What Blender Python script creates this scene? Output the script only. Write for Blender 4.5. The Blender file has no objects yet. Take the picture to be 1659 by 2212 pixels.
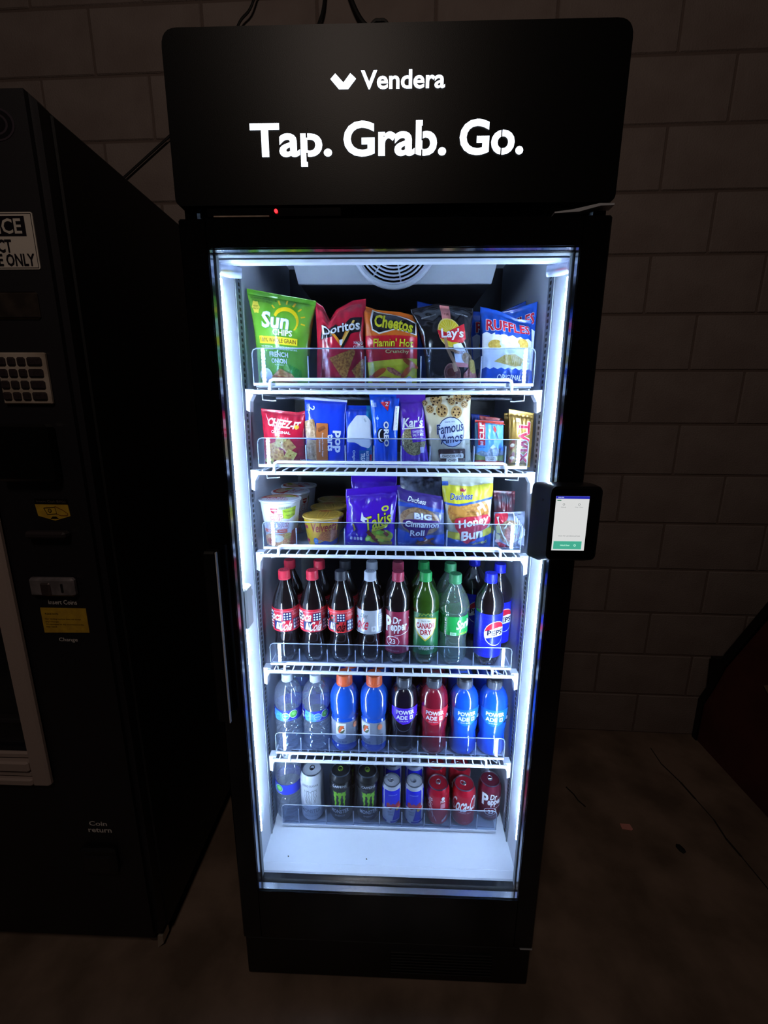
import bpy, math, random
import numpy as np
from mathutils import Vector, Matrix, noise
from mathutils.geometry import tessellate_polygon
random.seed(7)
sc = bpy.context.scene
COL = sc.collection
R = math.radians
# ------------------------------------------------------------------ camera
CP = Vector((0.0138, -0.8113, 1.4579)); YAW, PIT, ROL = -0.03095, 0.22554, 0.00457; FPX = 922.6
fw = Vector((math.sin(YAW)*math.cos(PIT), math.cos(YAW)*math.cos(PIT), -math.sin(PIT)))
rt = Vector((math.cos(YAW), -math.sin(YAW), 0)); up = rt.cross(fw)
r2 = rt*math.cos(ROL)+up*math.sin(ROL); u2 = up*math.cos(ROL)-rt*math.sin(ROL)
cd = bpy.data.cameras.new('camera'); cam = bpy.data.objects.new('camera', cd); COL.objects.link(cam)
M4 = Matrix((r2, u2, -fw)).transposed().to_4x4(); M4.translation = CP; cam.matrix_world = M4
cd.sensor_fit = 'VERTICAL'; cd.sensor_height = 36; cd.lens = FPX*36/2212; cd.clip_start = 0.02; cd.clip_end = 60
sc.camera = cam
# ------------------------------------------------------------------ world, lamps, exposure
wd = bpy.data.worlds.new('night_room'); sc.world = wd; wd.use_nodes = True
wd.node_tree.nodes['Background'].inputs[0].default_value = (1.0, 0.80, 0.70, 1)
wd.node_tree.nodes['Background'].inputs[1].default_value = 0.006
ld = bpy.data.lights.new('ceiling_lamp', 'AREA'); lo = bpy.data.objects.new('ceiling_lamp', ld); COL.objects.link(lo)
ld.shape = 'DISK'; ld.size = 0.5; ld.energy = 7.8; ld.color = (1.0, 0.80, 0.68)
lo.location = (-0.25, -1.7, 3.15); lo.rotation_euler = (Vector((0.1, 0.75, 1.2))-Vector(lo.location)).to_track_quat('-Z', 'Y').to_euler()
LED_STRENGTH = 172.0
SIGN_STRENGTH = 2.6
vs = sc.view_settings; vs.view_transform = 'Standard'; vs.look = 'None'; vs.exposure = 0.0; vs.gamma = 1; vs.use_curve_mapping = False
try:
    sc.cycles.transparent_max_bounces = 40; sc.cycles.max_bounces = 8; sc.cycles.sample_clamp_indirect = 4.0
    sc.cycles.caustics_reflective = False; sc.cycles.caustics_refractive = False
except Exception: pass

# ------------------------------------------------------------------ materials
def lin(h):
    h = h.lstrip('#'); c = [int(h[i:i+2], 16)/255 for i in (0, 2, 4)]
    return tuple(x/12.92 if x <= .04045 else ((x+.055)/1.055)**2.4 for x in c)
MATS = {}
def new_mat(name):
    m = bpy.data.materials.new(name); m.use_nodes = True; nt = m.node_tree
    return m, nt, nt.nodes['Principled BSDF']
def mat(name, col='#808080', rough=.5, metal=0., col2=None, scale=40., bump=0., bscale=200., emit=0., spec=.5, coat=0., aniso=None, detail=4):
    """plain or two-tone noise material; everything procedural"""
    if name in MATS: return MATS[name]
    m, nt, b = new_mat(name); c = lin(col) if isinstance(col, str) else col
    b.inputs['Base Color'].default_value = (*c, 1); b.inputs['Roughness'].default_value = rough; b.inputs['Metallic'].default_value = metal
    b.inputs['Specular IOR Level'].default_value = spec; b.inputs['Coat Weight'].default_value = coat; b.inputs['Coat Roughness'].default_value = .11
    if emit: b.inputs['Emission Color'].default_value = (*c, 1); b.inputs['Emission Strength'].default_value = emit
    if col2 or bump:
        tc = nt.nodes.new('ShaderNodeTexCoord')
    if col2:
        n = nt.nodes.new('ShaderNodeTexNoise'); n.inputs['Scale'].default_value = scale; n.inputs['Detail'].default_value = detail
        rp = nt.nodes.new('ShaderNodeValToRGB'); rp.color_ramp.elements[0].position = .38; rp.color_ramp.elements[1].position = .62
        rp.color_ramp.elements[0].color = (*c, 1); rp.color_ramp.elements[1].color = (*(lin(col2) if isinstance(col2, str) else col2), 1)
        nt.links.new(tc.outputs['Object'], n.inputs['Vector']); nt.links.new(n.outputs['Fac'], rp.inputs['Fac']); nt.links.new(rp.outputs['Color'], b.inputs['Base Color'])
    if bump:
        n2 = nt.nodes.new('ShaderNodeTexNoise'); n2.inputs['Scale'].default_value = bscale; n2.inputs['Detail'].default_value = 5
        bp = nt.nodes.new('ShaderNodeBump'); bp.inputs['Strength'].default_value = bump; bp.inputs['Distance'].default_value = .004
        nt.links.new(tc.outputs['Object'], n2.inputs['Vector']); nt.links.new(n2.outputs['Fac'], bp.inputs['Height']); nt.links.new(bp.outputs['Normal'], b.inputs['Normal'])
    MATS[name] = m; return m
def clear_mat(name, tint='#ffffff', haze=0.0, hazecol='#dfe8ff', fres=1.45, rough=.02, gloss=1.0):
    """thin clear plastic or glass: transparent + fresnel gloss (+ milky haze)"""
    if name in MATS: return MATS[name]
    m = bpy.data.materials.new(name); m.use_nodes = True; nt = m.node_tree; nt.nodes.clear()
    o = nt.nodes.new('ShaderNodeOutputMaterial'); t = nt.nodes.new('ShaderNodeBsdfTransparent'); t.inputs[0].default_value = (*lin(tint), 1)
    g = nt.nodes.new('ShaderNodeBsdfGlossy'); g.inputs['Roughness'].default_value = rough; g.inputs[0].default_value = (gloss, gloss, gloss, 1)
    lw = nt.nodes.new("ShaderNodeLayerWeight"); lw.inputs[0].default_value = .5
    pw = nt.nodes.new("ShaderNodeMath"); pw.operation = "POWER"; pw.inputs[1].default_value = 5 if fres < 1.46 else 2.6; nt.links.new(lw.outputs["Facing"], pw.inputs[0])
    f = nt.nodes.new("ShaderNodeMath"); f.operation = "MULTIPLY_ADD"; f.inputs[1].default_value = .9; f.inputs[2].default_value = .035 if fres < 1.46 else .13; nt.links.new(pw.outputs[0], f.inputs[0])
    mx = nt.nodes.new('ShaderNodeMixShader'); base = t.outputs[0]
    if haze:
        d = nt.nodes.new('ShaderNodeBsdfDiffuse'); d.inputs[0].default_value = (*lin(hazecol), 1)
        mh = nt.nodes.new('ShaderNodeMixShader'); mh.inputs[0].default_value = haze
        nt.links.new(t.outputs[0], mh.inputs[1]); nt.links.new(d.outputs[0], mh.inputs[2]); base = mh.outputs[0]
    nt.links.new(f.outputs[0], mx.inputs[0]); nt.links.new(base, mx.inputs[1]); nt.links.new(g.outputs[0], mx.inputs[2]); nt.links.new(mx.outputs[0], o.inputs[0])
    MATS[name] = m; return m
def ink(h, rough=.26):
    """printed film colour"""
    return mat('ink_'+h.lstrip('#'), h, rough, spec=.5)
FOOD = {'chip': ('#c98a3a', '#8d4a12', 70), 'chipy': ('#e0c060', '#c09838', 60), 'cracker': ('#e0a850', '#b06a28', 50), 'tan': ('#b89468', '#8a6438', 60), 'bun': ('#d8a050', '#a8682c', 45),
        'roll': ('#a88866', '#7d5c42', 50), 'nuts': ('#c0b07a', '#5a4a28', 130), 'noodle': ('#e8c070', '#c04830', 120), 'shell': ('#d8894a', '#a04818', 140), 'sauce': ('#3c1712', '#82463e', 50),
        'pink': ('#d0847a', '#b85a4e', 60), 'cookie': ('#c8a468', '#9c7440', 90), 'blueice': ('#5aa8f0', '#2f70e0', 60), 'lidfood': ('#c8b878', '#a84a38', 90), 'steak': ('#8c3a2e', '#c87a5a', 60),
        'foil': ('#c8b070', '#7a6030', 60), 'red2': ('#d42a3c', '#b01830', 12), 'mnt': ('#aab4b8', '#6f8088', 60)}
def pic(k):
    if k in FOOD:
        a, b, s = FOOD[k]; return mat('pic_'+k, a, .3, col2=b, scale=s*3.2, detail=6)
    return ink(k)

BLACK = mat('satin_black', '#0a0a0b', .42, bump=.03, bscale=900)
BLACKM = mat('matte_black', '#060607', .7)
HDR = mat('header_black', '#050505', .36, bump=.03, bscale=700, spec=.13)
GLOSSB = mat('gloss_black', '#050506', .12)
WHITE = mat('white_liner', '#d9e0ee', .45, bump=.02, bscale=300)
WIRE = mat('white_wire', '#e4e9f4', .35)
WPLAST = mat('white_plastic', '#d6dcea', .4)
CHROME = mat('brushed_aluminium', '#d2d6dc', .38, .55, bump=.05, bscale=150)
DARKBACK = mat('dark_back', '#14151c', .3, bump=.02)
GREYG = mat('grey_gasket', '#7d8489', .6)
GLASS = clear_mat('door_glass', '#f6fbff', fres=1.4)
ACRYL = clear_mat('clear_acrylic', '#f2f6fb', haze=.004, fres=1.4)
ACRYLF = clear_mat('clear_acrylic_front', '#e8eef8', haze=.006, fres=1.4)
EDGE = mat('acrylic_edge', '#a9b2c4', .3)

# ------------------------------------------------------------------ mesh helpers
class MB:
    def __init__(s): s.v = []; s.f = []; s.m = []
    def add(s, vs, fs, mi=0):
        o = len(s.v); s.v += [tuple(p) for p in vs]; s.f += [tuple(i+o for i in f) for f in fs]; s.m += [mi]*len(fs); return s
    def box(s, x0, x1, y0, y1, z0, z1, mi=0):
        return s.add([(x0, y0, z0), (x1, y0, z0), (x1, y1, z0), (x0, y1, z0), (x0, y0, z1), (x1, y0, z1), (x1, y1, z1), (x0, y1, z1)],
                     [(3, 2, 1, 0), (4, 5, 6, 7), (0, 1, 5, 4), (1, 2, 6, 5), (2, 3, 7, 6), (3, 0, 4, 7)], mi)
    def bbox(s, x0, x1, y0, y1, z0, z1, b=.002, mi=0):
        """box with chamfered edges"""
        c = [(x0+x1)/2, (y0+y1)/2, (z0+z1)/2]; h = [(x1-x0)/2, (y1-y0)/2, (z1-z0)/2]; vs = []
        idx = {}
        for sx in (-1, 1):
            for sy in (-1, 1):
                for sz in (-1, 1):
                    for ax in range(3):
                        q = [sx*h[0], sy*h[1], sz*h[2]]
                        for k in range(3):
                            if k != ax: q[k] -= (sx, sy, sz)[k]*b
                        idx[(sx, sy, sz, ax)] = len(vs); vs.append([c[k]+q[k] for k in range(3)])
        fs = []
        def orient(f):
            a, b_, d = (Vector(vs[i]) for i in f[:3]); n = (b_-a).cross(d-a); ctr = sum((Vector(vs[i]) for i in f), Vector())/len(f)-Vector(c)
            fs.append(tuple(f) if n.dot(ctr) > 0 else tuple(reversed(f)))
        for ax in range(3):
            o = [k for k in range(3) if k != ax]
            for sg in (-1, 1):
                f = []
                for a, b2 in ((-1, -1), (1, -1), (1, 1), (-1, 1)):
                    k = [0, 0, 0]; k[ax] = sg; k[o[0]] = a; k[o[1]] = b2; f.append(idx[(*k, ax)])
                orient(f)
            for a in (-1, 1):
                for b2 in (-1, 1):
                    f = []
                    for sg, w in ((-1, o[0]), (1, o[0]), (1, o[1]), (-1, o[1])):
                        k = [0, 0, 0]; k[ax] = sg; k[o[0]] = a; k[o[1]] = b2; f.append(idx[(*k, w)])
                    orient(f)
        for sx in (-1, 1):
            for sy in (-1, 1):
                for sz in (-1, 1): orient([idx[(sx, sy, sz, a)] for a in range(3)])
        return s.add(vs, fs, mi)
    def prism(s, poly, y0, y1, mi=0):
        """poly of (x,z), extruded along y"""
        n = len(poly); vs = [(x, y0, z) for x, z in poly]+[(x, y1, z) for x, z in poly]
        tri = tessellate_polygon([[Vector((x, z, 0)) for x, z in poly]])
        fs = [tuple(t) for t in tri]+[tuple(i+n for i in reversed(t)) for t in tri]+[(i, i+n, (i+1) % n+n, (i+1) % n) for i in range(n)]
        return s.add(vs, fs, mi)
    def tube(s, pts, r, seg=8, mi=0, closed=False):
        pts = [Vector(p) for p in pts]; n = len(pts); vs = []; fs = []
        prev = None
        for i, p in enumerate(pts):
            a = pts[i-1] if (i > 0 or closed) else p; b = pts[(i+1) % n] if (i < n-1 or closed) else p
            t = (b-a).normalized()
            if prev is None:
                nn = t.orthogonal().normalized()
            else:
                nn = (prev-t*prev.dot(t)).normalized()
            prev = nn; bn = t.cross(nn); rr = r[i] if isinstance(r, (list, tuple)) else r
            vs += [p+nn*rr*math.cos(2*math.pi*k/seg)+bn*rr*math.sin(2*math.pi*k/seg) for k in range(seg)]
        m = n if closed else n-1
        for i in range(m):
            j = (i+1) % n
            fs += [(i*seg+k, i*seg+(k+1) % seg, j*seg+(k+1) % seg, j*seg+k) for k in range(seg)]
        if not closed:
            fs.append(tuple(reversed(range(seg)))); fs.append(tuple((n-1)*seg+k for k in range(seg)))
        return s.add(vs, fs, mi)
    def lathe(s, prof, seg=40, mi=0, mod=None, cx=0, cy=0, cap=True):
        """prof of (r,z); mod(ang,z)->radius factor"""
        vs = []; fs = []; n = len(prof)
        for r, z in prof:
            for k in range(seg):
                a = 2*math.pi*k/seg; q = r*(mod(a, z) if mod else 1)
                vs.append((cx+q*math.sin(a), cy-q*math.cos(a), z))
        for i in range(n-1):
            fs += [(i*seg+k, i*seg+(k+1) % seg, (i+1)*seg+(k+1) % seg, (i+1)*seg+k) for k in range(seg)]
        if cap:
            if prof[0][0] > 1e-5: fs.append(tuple(reversed(range(seg))))
            if prof[-1][0] > 1e-5: fs.append(tuple((n-1)*seg+k for k in range(seg)))
        return s.add(vs, fs, mi)
    def disc(s, r, z, seg=32, y=None, mi=0):
        vs = [(r*math.sin(2*math.pi*k/seg), -r*math.cos(2*math.pi*k/seg), z) for k in range(seg)]
        return s.add(vs, [tuple(range(seg))], mi)
    def mesh(s, name, mats, smooth=False, angle=None):
        me = bpy.data.meshes.new(name); me.from_pydata(s.v, [], s.f); me.update()
        for m in (mats if isinstance(mats, (list, tuple)) else [mats]): me.materials.append(m)
        if len(me.materials) > 1: me.polygons.foreach_set('material_index', s.m)
        if smooth:
            me.polygons.foreach_set('use_smooth', [True]*len(me.polygons))
            if angle:
                try: me.set_sharp_from_angle(angle=R(angle))
                except Exception: pass
        return me
    def build(s, name, mats, parent=None, loc=(0, 0, 0), smooth=False, angle=40, rot=None):
        return link(name, s.mesh(name, mats, smooth, angle), parent, loc, rot)
def link(name, me, parent=None, loc=(0, 0, 0), rot=None):
    o = bpy.data.objects.new(name, me); COL.objects.link(o); o.location = loc
    if rot: o.rotation_euler = rot
    if parent: o.parent = parent
    return o
def tag(o, label=None, cat=None, group=None, kind=None):
    for k, v in (('label', label), ('category', cat), ('group', group), ('kind', kind)):
        if v: o[k] = v
    return o
def thing(name, label, cat, loc=(0, 0, 0), rz=0, group=None):
    o = bpy.data.objects.new(name, None); COL.objects.link(o); o.location = loc; o.rotation_euler = (0, 0, rz); o.empty_display_size = .02
    return tag(o, label, cat, group)
def copy_tree(o, parent=None):
    c = o.copy(); COL.objects.link(c); c.parent = parent
    for ch in list(o.children): copy_tree(ch, c)
    return c
def dup(o, loc, label, rz=0):
    c = copy_tree(o); c.location = loc; c.rotation_euler = (0, 0, rz); c['label'] = label; return c
def sup(poly, r, n=6):
    """round the corners of a polygon"""
    out = []
    m = len(poly)
    for i in range(m):
        p = Vector(poly[i]); a = Vector(poly[i-1])-p; b = Vector(poly[(i+1) % m])-p
        rr = r[i] if isinstance(r, (list, tuple)) else r
        if rr <= 0: out.append(tuple(p)); continue
        p0 = p+a.normalized()*rr; p1 = p+b.normalized()*rr
        for k in range(n+1):
            t = k/n; q = p0*(1-t)**2+p*2*t*(1-t)+p1*t*t; out.append(tuple(q))
    return out

# ------------------------------------------------------------------ printed artwork
_txt = {}
def text_tris(body, bold=0., res=2):
    bold *= .62; key = (body, bold)
    if key in _txt: return _txt[key]
    cu = bpy.data.curves.new('lettering', 'FONT'); cu.body = body; cu.size = 1; cu.resolution_u = res; cu.offset = bold; cu.align_x = 'LEFT'
    ob = bpy.data.objects.new('lettering', cu); COL.objects.link(ob)
    dg = bpy.context.evaluated_depsgraph_get(); me = bpy.data.meshes.new_from_object(ob.evaluated_get(dg))
    me.calc_loop_triangles()
    v = np.array([p.co[:2] for p in me.vertices], float).reshape(-1, 2); t = np.array([list(x.vertices) for x in me.loop_triangles], int).reshape(-1, 3)
    bpy.data.objects.remove(ob); bpy.data.curves.remove(cu); bpy.data.meshes.remove(me)
    if len(v):
        mn = v.min(0); mx = v.max(0); v = (v-(mn+mx)/2); ext = mx-mn
        _txt[key] = (v, t, ext)
    else: _txt[key] = (np.zeros((0, 2)), np.zeros((0, 3), int), np.ones(2))
    return _txt[key]
def split_long(v, t, L):
    v = [tuple(p) for p in v]; out = []; st = [tuple(x) for x in t]; mid = {}
    while st:
        a, b, c = st.pop()
        e = [(math.dist(v[a], v[b]), a, b, c), (math.dist(v[b], v[c]), b, c, a), (math.dist(v[c], v[a]), c, a, b)]
        m = max(e)
        if m[0] <= L: out.append((a, b, c)); continue
        _, p, q, o = m; k = (min(p, q), max(p, q))
        if k not in mid:
            mid[k] = len(v); v.append(((v[p][0]+v[q][0])/2, (v[p][1]+v[q][1])/2))
        i = mid[k]; st += [(p, i, o), (i, q, o)]
    return np.array(v, float), np.array(out, int)
class Art:
    """2-D shapes in label units (u,v), later laid on a surface; su,sv = metres per unit"""
    def __init__(s, su=1., sv=1., L=.004): s.su, s.sv, s.L = su, sv, L; s.items = []; s.n = 0
    def _add(s, v, t, col, lay):
        if len(t) == 0: return s
        v, t = split_long(v, t, s.L)
        if lay is None: s.n += 1
        s.items.append((v, t, col, lay if lay is not None else s.n)); return s
    def p(s, pts, col, lay=None):
        pts = [(x*s.su, y*s.sv) for x, y in pts]
        t = tessellate_polygon([[Vector((x, y, 0)) for x, y in pts]])
        return s._add(np.array(pts), [tuple(x) for x in t], col, lay)
    def r(s, x0, y0, x1, y1, col, lay=None): return s.p([(x0, y0), (x1, y0), (x1, y1), (x0, y1)], col, lay)
    def e(s, cx, cy, rx, ry, col, lay=None, n=20, rot=0):
        c, q = math.cos(R(rot)), math.sin(R(rot)); pts = []
        for k in range(n):
            a = 2*math.pi*k/n; X, Y = rx*s.su*math.cos(a), ry*s.sv*math.sin(a); pts.append((cx+(X*c-Y*q)/s.su, cy+(X*q+Y*c)/s.sv))
        return s.p(pts, col, lay)
    def line(s, pts, w, col, lay=None):
        """thick polyline, w in metres"""
        P = [Vector((x*s.su, y*s.sv)) for x, y in pts]; Lf = []; Rg = []
        for i, q in enumerate(P):
            a = P[max(0, i-1)]; b = P[min(len(P)-1, i+1)]; d = (b-a).normalized(); n = Vector((-d.y, d.x))*w/2; Lf.append(q+n); Rg.append(q-n)
        v = [tuple(x) for x in Lf]+[tuple(x) for x in Rg]; n = len(P); t = []
        for i in range(n-1): t += [(i, i+n, i+1), (i+1, i+n, i+n+1)]
        return s._add(np.array(v), t, col, lay)
    def t(s, body, cx, cy, w, h, col, rot=0, bold=.0, sh=0., lay=None, arc=0.):
        v, t, ext = text_tris(body, bold); v = v.copy()
        if len(v) == 0: return s
        big = abs(rot) > 45
        W, H = (w*s.sv, h*s.su) if big else (w*s.su, h*s.sv)
        v = v/ext*np.array([W, H]); v[:, 0] += sh*v[:, 1]
        if arc: v[:, 1] += arc*H*(2*v[:, 0]/W)**2
        a = R(rot); m = np.array([[math.cos(a), math.sin(a)], [-math.sin(a), math.cos(a)]]); v = v@m+np.array([cx*s.su, cy*s.sv])
        return s._add(v, t, col, lay)
    def to(s, body, cx, cy, w, h, col, oc, ob=.05, bold=.02, **k):
        v0, _, e0 = text_tris(body, bold); v1, _, e1 = text_tris(body, bold+ob)
        if len(v0) == 0: return s
        s.t(body, cx, cy, w*e1[0]/e0[0], h*e1[1]/e0[1], oc, bold=bold+ob, **k); return s.t(body, cx, cy, w, h, col, bold=bold, **k)
    def build(s, name, mapper, parent, off=.0004, step=.00012, cap=.0016):
        cols = []; V = []; F = []; MI = []; o = 0; step = min(step, cap/max([1]+[i[3] for i in s.items]))
        for v, t, col, lay in s.items:
            if col not in cols: cols.append(col)
            q = mapper(v[:, 0]/s.su, v[:, 1]/s.sv, off+step*lay); V.append(q); F.append(t+o); MI += [cols.index(col)]*len(t); o += len(v)
        if not V: return None
        me = bpy.data.meshes.new(name); me.from_pydata(np.concatenate(V).tolist(), [], np.concatenate(F).tolist()); me.update()
        for c in cols: me.materials.append(pic(c))
        me.polygons.foreach_set('material_index', MI); me.polygons.foreach_set('use_smooth', [True]*len(MI))
        return link(name, me, parent)
def plane_map(ox, oy, oz):
    """art in (x,z) on a plane facing -y"""
    return lambda u, v, o: np.stack([ox+u, np.full_like(u, oy)-o, oz+v], -1)
def lathe_map(prof):
    zs = np.array([p[1] for p in prof]); rs = np.array([p[0] for p in prof])
    def f(u, v, o):
        r = np.interp(v, zs, rs)+o; a = np.radians(u); return np.stack([r*np.sin(a), -r*np.cos(a), v], -1)
    return f

# ------------------------------------------------------------------ flexible packs
def pack(name, label, cat, TL, TR, BR, BL, thick, body, art=None, group=None, eu=.55, ev=.5, pinch=.0, seal=(.06, .05), top=None, wr=.0022, seed=0, nu=46, nv=58, lean=0, art_name='printed_artwork', rough=None, teeth=True):
    """pillow bag from its four corner points (front plane); parts: bag_body, crimped seals, artwork"""
    TL, TR, BR, BL = (np.array(p, float) for p in (TL, TR, BR, BL))
    base = (BL+BR)/2; root = thing(name, label, cat, tuple(base), 0, group)
    q = [p-base for p in (TL, TR, BR, BL)]
    nrm = np.cross(q[1]-q[3], q[0]-q[2]); nrm /= np.linalg.norm(nrm)
    if nrm[1] > 0: nrm = -nrm
    U, V = np.meshgrid(np.linspace(0, 1, nu+1), np.linspace(0, 1, nv+1))
    st, sb = seal
    vv = np.clip((V-sb)/(1-st-sb), 0, 1); g = (4*vv*(1-vv))**ev
    k = 1-pinch*np.sin(np.pi*np.clip(vv*1.0, 0, 1))**1.0
    Uw = .5+(U-.5)*k
    P = (q[3][None, None]*(1-Uw)[..., None]+q[2][None, None]*Uw[..., None])*(1-V)[..., None]+(q[0][None, None]*(1-Uw)[..., None]+q[1][None, None]*Uw[..., None])*V[..., None]
    if top is not None:
        us = [a for a, _ in top]; ds = [b for _, b in top]; upv = (q[0]+q[1]-q[2]-q[3])/2
        P = P+(np.interp(U, us, ds)*np.clip((V-.45)/.55, 0, 1)**1.6)[..., None]*upv
    W = np.zeros_like(U); rs = np.random.RandomState(seed+3)
    wd_ = np.linalg.norm(q[1]-q[0]); ht = np.linalg.norm(q[0]-q[3])
    for j in range(nv+1):
        for i in range(nu+1):
            p_ = Vector((U[j, i]*wd_*38+seed*7.1, V[j, i]*ht*26, seed*3.3)); w_ = noise.noise(Vector((p_.x*.7+3, p_.y*.7, 5.5)))
            W[j, i] = .8*noise.noise(p_)+1.1*(.28-abs(noise.noise(Vector((p_.x*1.25+w_*1.6, p_.y*1.1+w_*1.6, seed*1.7+9)))))+.35*(.25-abs(noise.noise(Vector((p_.x*2.6, p_.y*2.4, seed+2.5)))))
    ed = np.exp(-np.minimum(V-0, 1-V)/.12)+.45*np.exp(-np.minimum(U, 1-U)/.14)+.32
    ph = rs.rand(2)*6; rad = np.sin(U*2*np.pi*(4+seed % 3)+ph[0])*np.exp(-(1-V)/.13)+np.sin(U*2*np.pi*(3+seed % 4)+ph[1])*np.exp(-V/.11)
    inz = np.clip(np.minimum(V-sb*.7, 1-st*.7-V)/.04, 0, 1)
    side = np.clip(np.minimum(U, 1-U)/.05, 0, 1)
    B = thick/2*((4*U*(1-U)+1e-9)**eu)*g
    fr = B+(W*wr*1.9*ed+rad*wr*1.2)*inz*side+.0006*np.sin(V*ht/.0016*np.pi)*(1-inz)*.5+.0005
    bk = B*.9+(W*wr*.6*ed)*inz*side+.0005
    F = P+nrm*fr[..., None]; K = P-nrm*bk[..., None]
    du = np.gradient(F, axis=1); dv = np.gradient(F, axis=0); N = np.cross(du, dv); N /= np.linalg.norm(N, axis=-1, keepdims=True)+1e-12
    if (N@nrm).mean() < 0: N = -N
    n1 = (nu+1)*(nv+1); vs = np.concatenate([F.reshape(-1, 3), K.reshape(-1, 3)]).tolist(); fs = []; mi = []
    def I(j, i): return j*(nu+1)+i
    for j in range(nv):
        for i in range(nu):
            fs.append((I(j, i), I(j, i+1), I(j+1, i+1), I(j+1, i))); fs.append((n1+I(j+1, i), n1+I(j+1, i+1), n1+I(j, i+1), n1+I(j, i)))
    for j in range(nv):
        for i, s_ in ((0, 1), (nu, -1)):
            f = (I(j, i), I(j+1, i), n1+I(j+1, i), n1+I(j, i)); fs.append(f if s_ > 0 else f[::-1])
    for i in range(nu):
        for j, s_ in ((0, -1), (nv, 1)):
            f = (I(j, i), I(j, i+1), n1+I(j, i+1), n1+I(j, i)); fs.append(f[::-1] if s_ > 0 else f)
    me = bpy.data.meshes.new('bag_body'); me.from_pydata(vs, [], fs); me.update(); me.materials.append(body); me.polygons.foreach_set('use_smooth', [True]*len(fs))
    link('bag_body', me, root)
    def mapper(u, v, o):
        u = np.clip(u, 0, 1)*nu; v = np.clip(v, 0, 1)*nv; i = np.clip(u.astype(int), 0, nu-1); j = np.clip(v.astype(int), 0, nv-1); a = (u-i)[:, None]; b = (v-j)[:, None]
        def L(G): return (G[j, i]*(1-a)+G[j, i+1]*a)*(1-b)+(G[j+1, i]*(1-a)+G[j+1, i+1]*a)*b
        return L(F)+L(N)*np.asarray(o).reshape(-1, 1)
    if art:
        A = Art(wd_*.5+np.linalg.norm(q[2]-q[3])*.5, ht, .0023); art(A); A.build(art_name, mapper, root, off=.0004, step=.0002, cap=.0034)
    return root

# ================================================================== setting
floor_m = mat('stained_concrete', '#8e7868', .8, col2='#6a584a', scale=4.5, bump=.35, bscale=26, detail=8)
wall_m = mat('painted_block', '#8c7e78', .75, col2='#7f706a', scale=5, bump=.5, bscale=170, detail=6)
mort_m = mat('painted_mortar', '#6d5d56', .85, bump=.4, bscale=150)
fl = MB().box(-4, 4, -4.5, 1.2, -.1, 0).build('floor', floor_m); tag(fl, 'dark stained concrete floor', None, None, 'structure')
PHI, WD = -0.0237, 0.9827
wl = MB().box(-3.2, 3.2, .004, .25, 0, 3.25).build('wall_back', mort_m, None, (0, WD, 0), rot=(0, 0, math.atan(PHI))); tag(wl, 'painted concrete block wall behind the machines', None, None, 'structure')
CH, CL = .2032, .4064
bm = MB().bbox(-(CL-.008)/2, (CL-.008)/2, 0, .03, -(CH-.008)/2, (CH-.008)/2, .0035).mesh('concrete_block', wall_m)
for k in range(16):
    off = (.94 if k % 2 else 1.137)+CL/2
    for n in range(-11, 5):
        x = off+n*CL
        if not -3.0 < x < 2.9: continue
        b = link('concrete_block', bm, wl, (x, random.uniform(-.0008, .0008), (k+.5)*CH))
# cables on the wall
cab = mat('black_cable', '#0b0a0a', .6)
def cable(label, pts, r=.006):
    P = [Vector(p) for p in pts]; out = []
    for i in range(len(P)-1):
        a, b, c, d = P[max(0, i-1)], P[i], P[i+1], P[min(len(P)-1, i+2)]
        for k in range(8):
            t = k/8; out.append(.5*((2*b)+(c-a)*t+(2*a-5*b+4*c-d)*t*t+(3*b-a-3*c+d)*t**3))
    out.append(P[-1]); o = MB().tube(out, r, 7).build('power_cable', cab, None, (0, 0, 0), True); tag(o, label, 'cable', 'black cables on the block wall'); return o
cable('black cable running diagonally down the wall between the two machines', [(-.60, .985, 2.598), (-.786, .988, 2.473), (-1.015, .993, 2.319), (-1.25, .998, 2.16)], .0042)
cable('thin black cable hanging above the lit header, left one of the pair', [(-.235, .965, 2.95), (-.253, .968, 2.80), (-.285, .968, 2.70), (-.30, .95, 2.45)], .005)
cable('black cable with a small loop hanging above the lit header', [(-.21, .96, 2.95), (-.153, .962, 2.80), (-.105, .96, 2.735), (-.07, .955, 2.745), (-.03, .955, 2.71), (-.02, .95, 2.45)], .007)
cable('faint black cable at the top left of the lit header', [(-.44, .968, 2.95), (-.498, .972, 2.81), (-.56, .976, 2.74), (-.64, .97, 2.5)], .004)

# ================================================================== display fridge
FR = thing('display_fridge', 'black upright glass door fridge with lit white sign header', 'fridge', (0, 0, 0))
XW, YB = .3667, .70
# outer shell
m = MB(); m.box(-XW, -.342, .045, YB, .03, 1.79); m.box(.342, XW, .045, YB, .03, 1.79); m.box(-XW, XW, YB-.012, YB, .03, 2.03); m.box(-XW, XW, .045, YB, .03, .10); m.box(-XW, XW, .03, YB, 1.93, 2.03)
m.box(-XW, -.345, .03, YB, 1.79, 1.94); m.box(.345, XW, .03, YB, 1.79, 1.94)
m.build('cabinet_shell', BLACK, FR)
for sx in (-1, 1):
    for yy in (.1, .6): MB().lathe([(.0, 0), (.022, 0), (.022, .012), (.012, .014), (.012, .032), (0, .032)], 16).build('foot', BLACKM, FR, (sx*.31, yy, 0), True)
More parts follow.
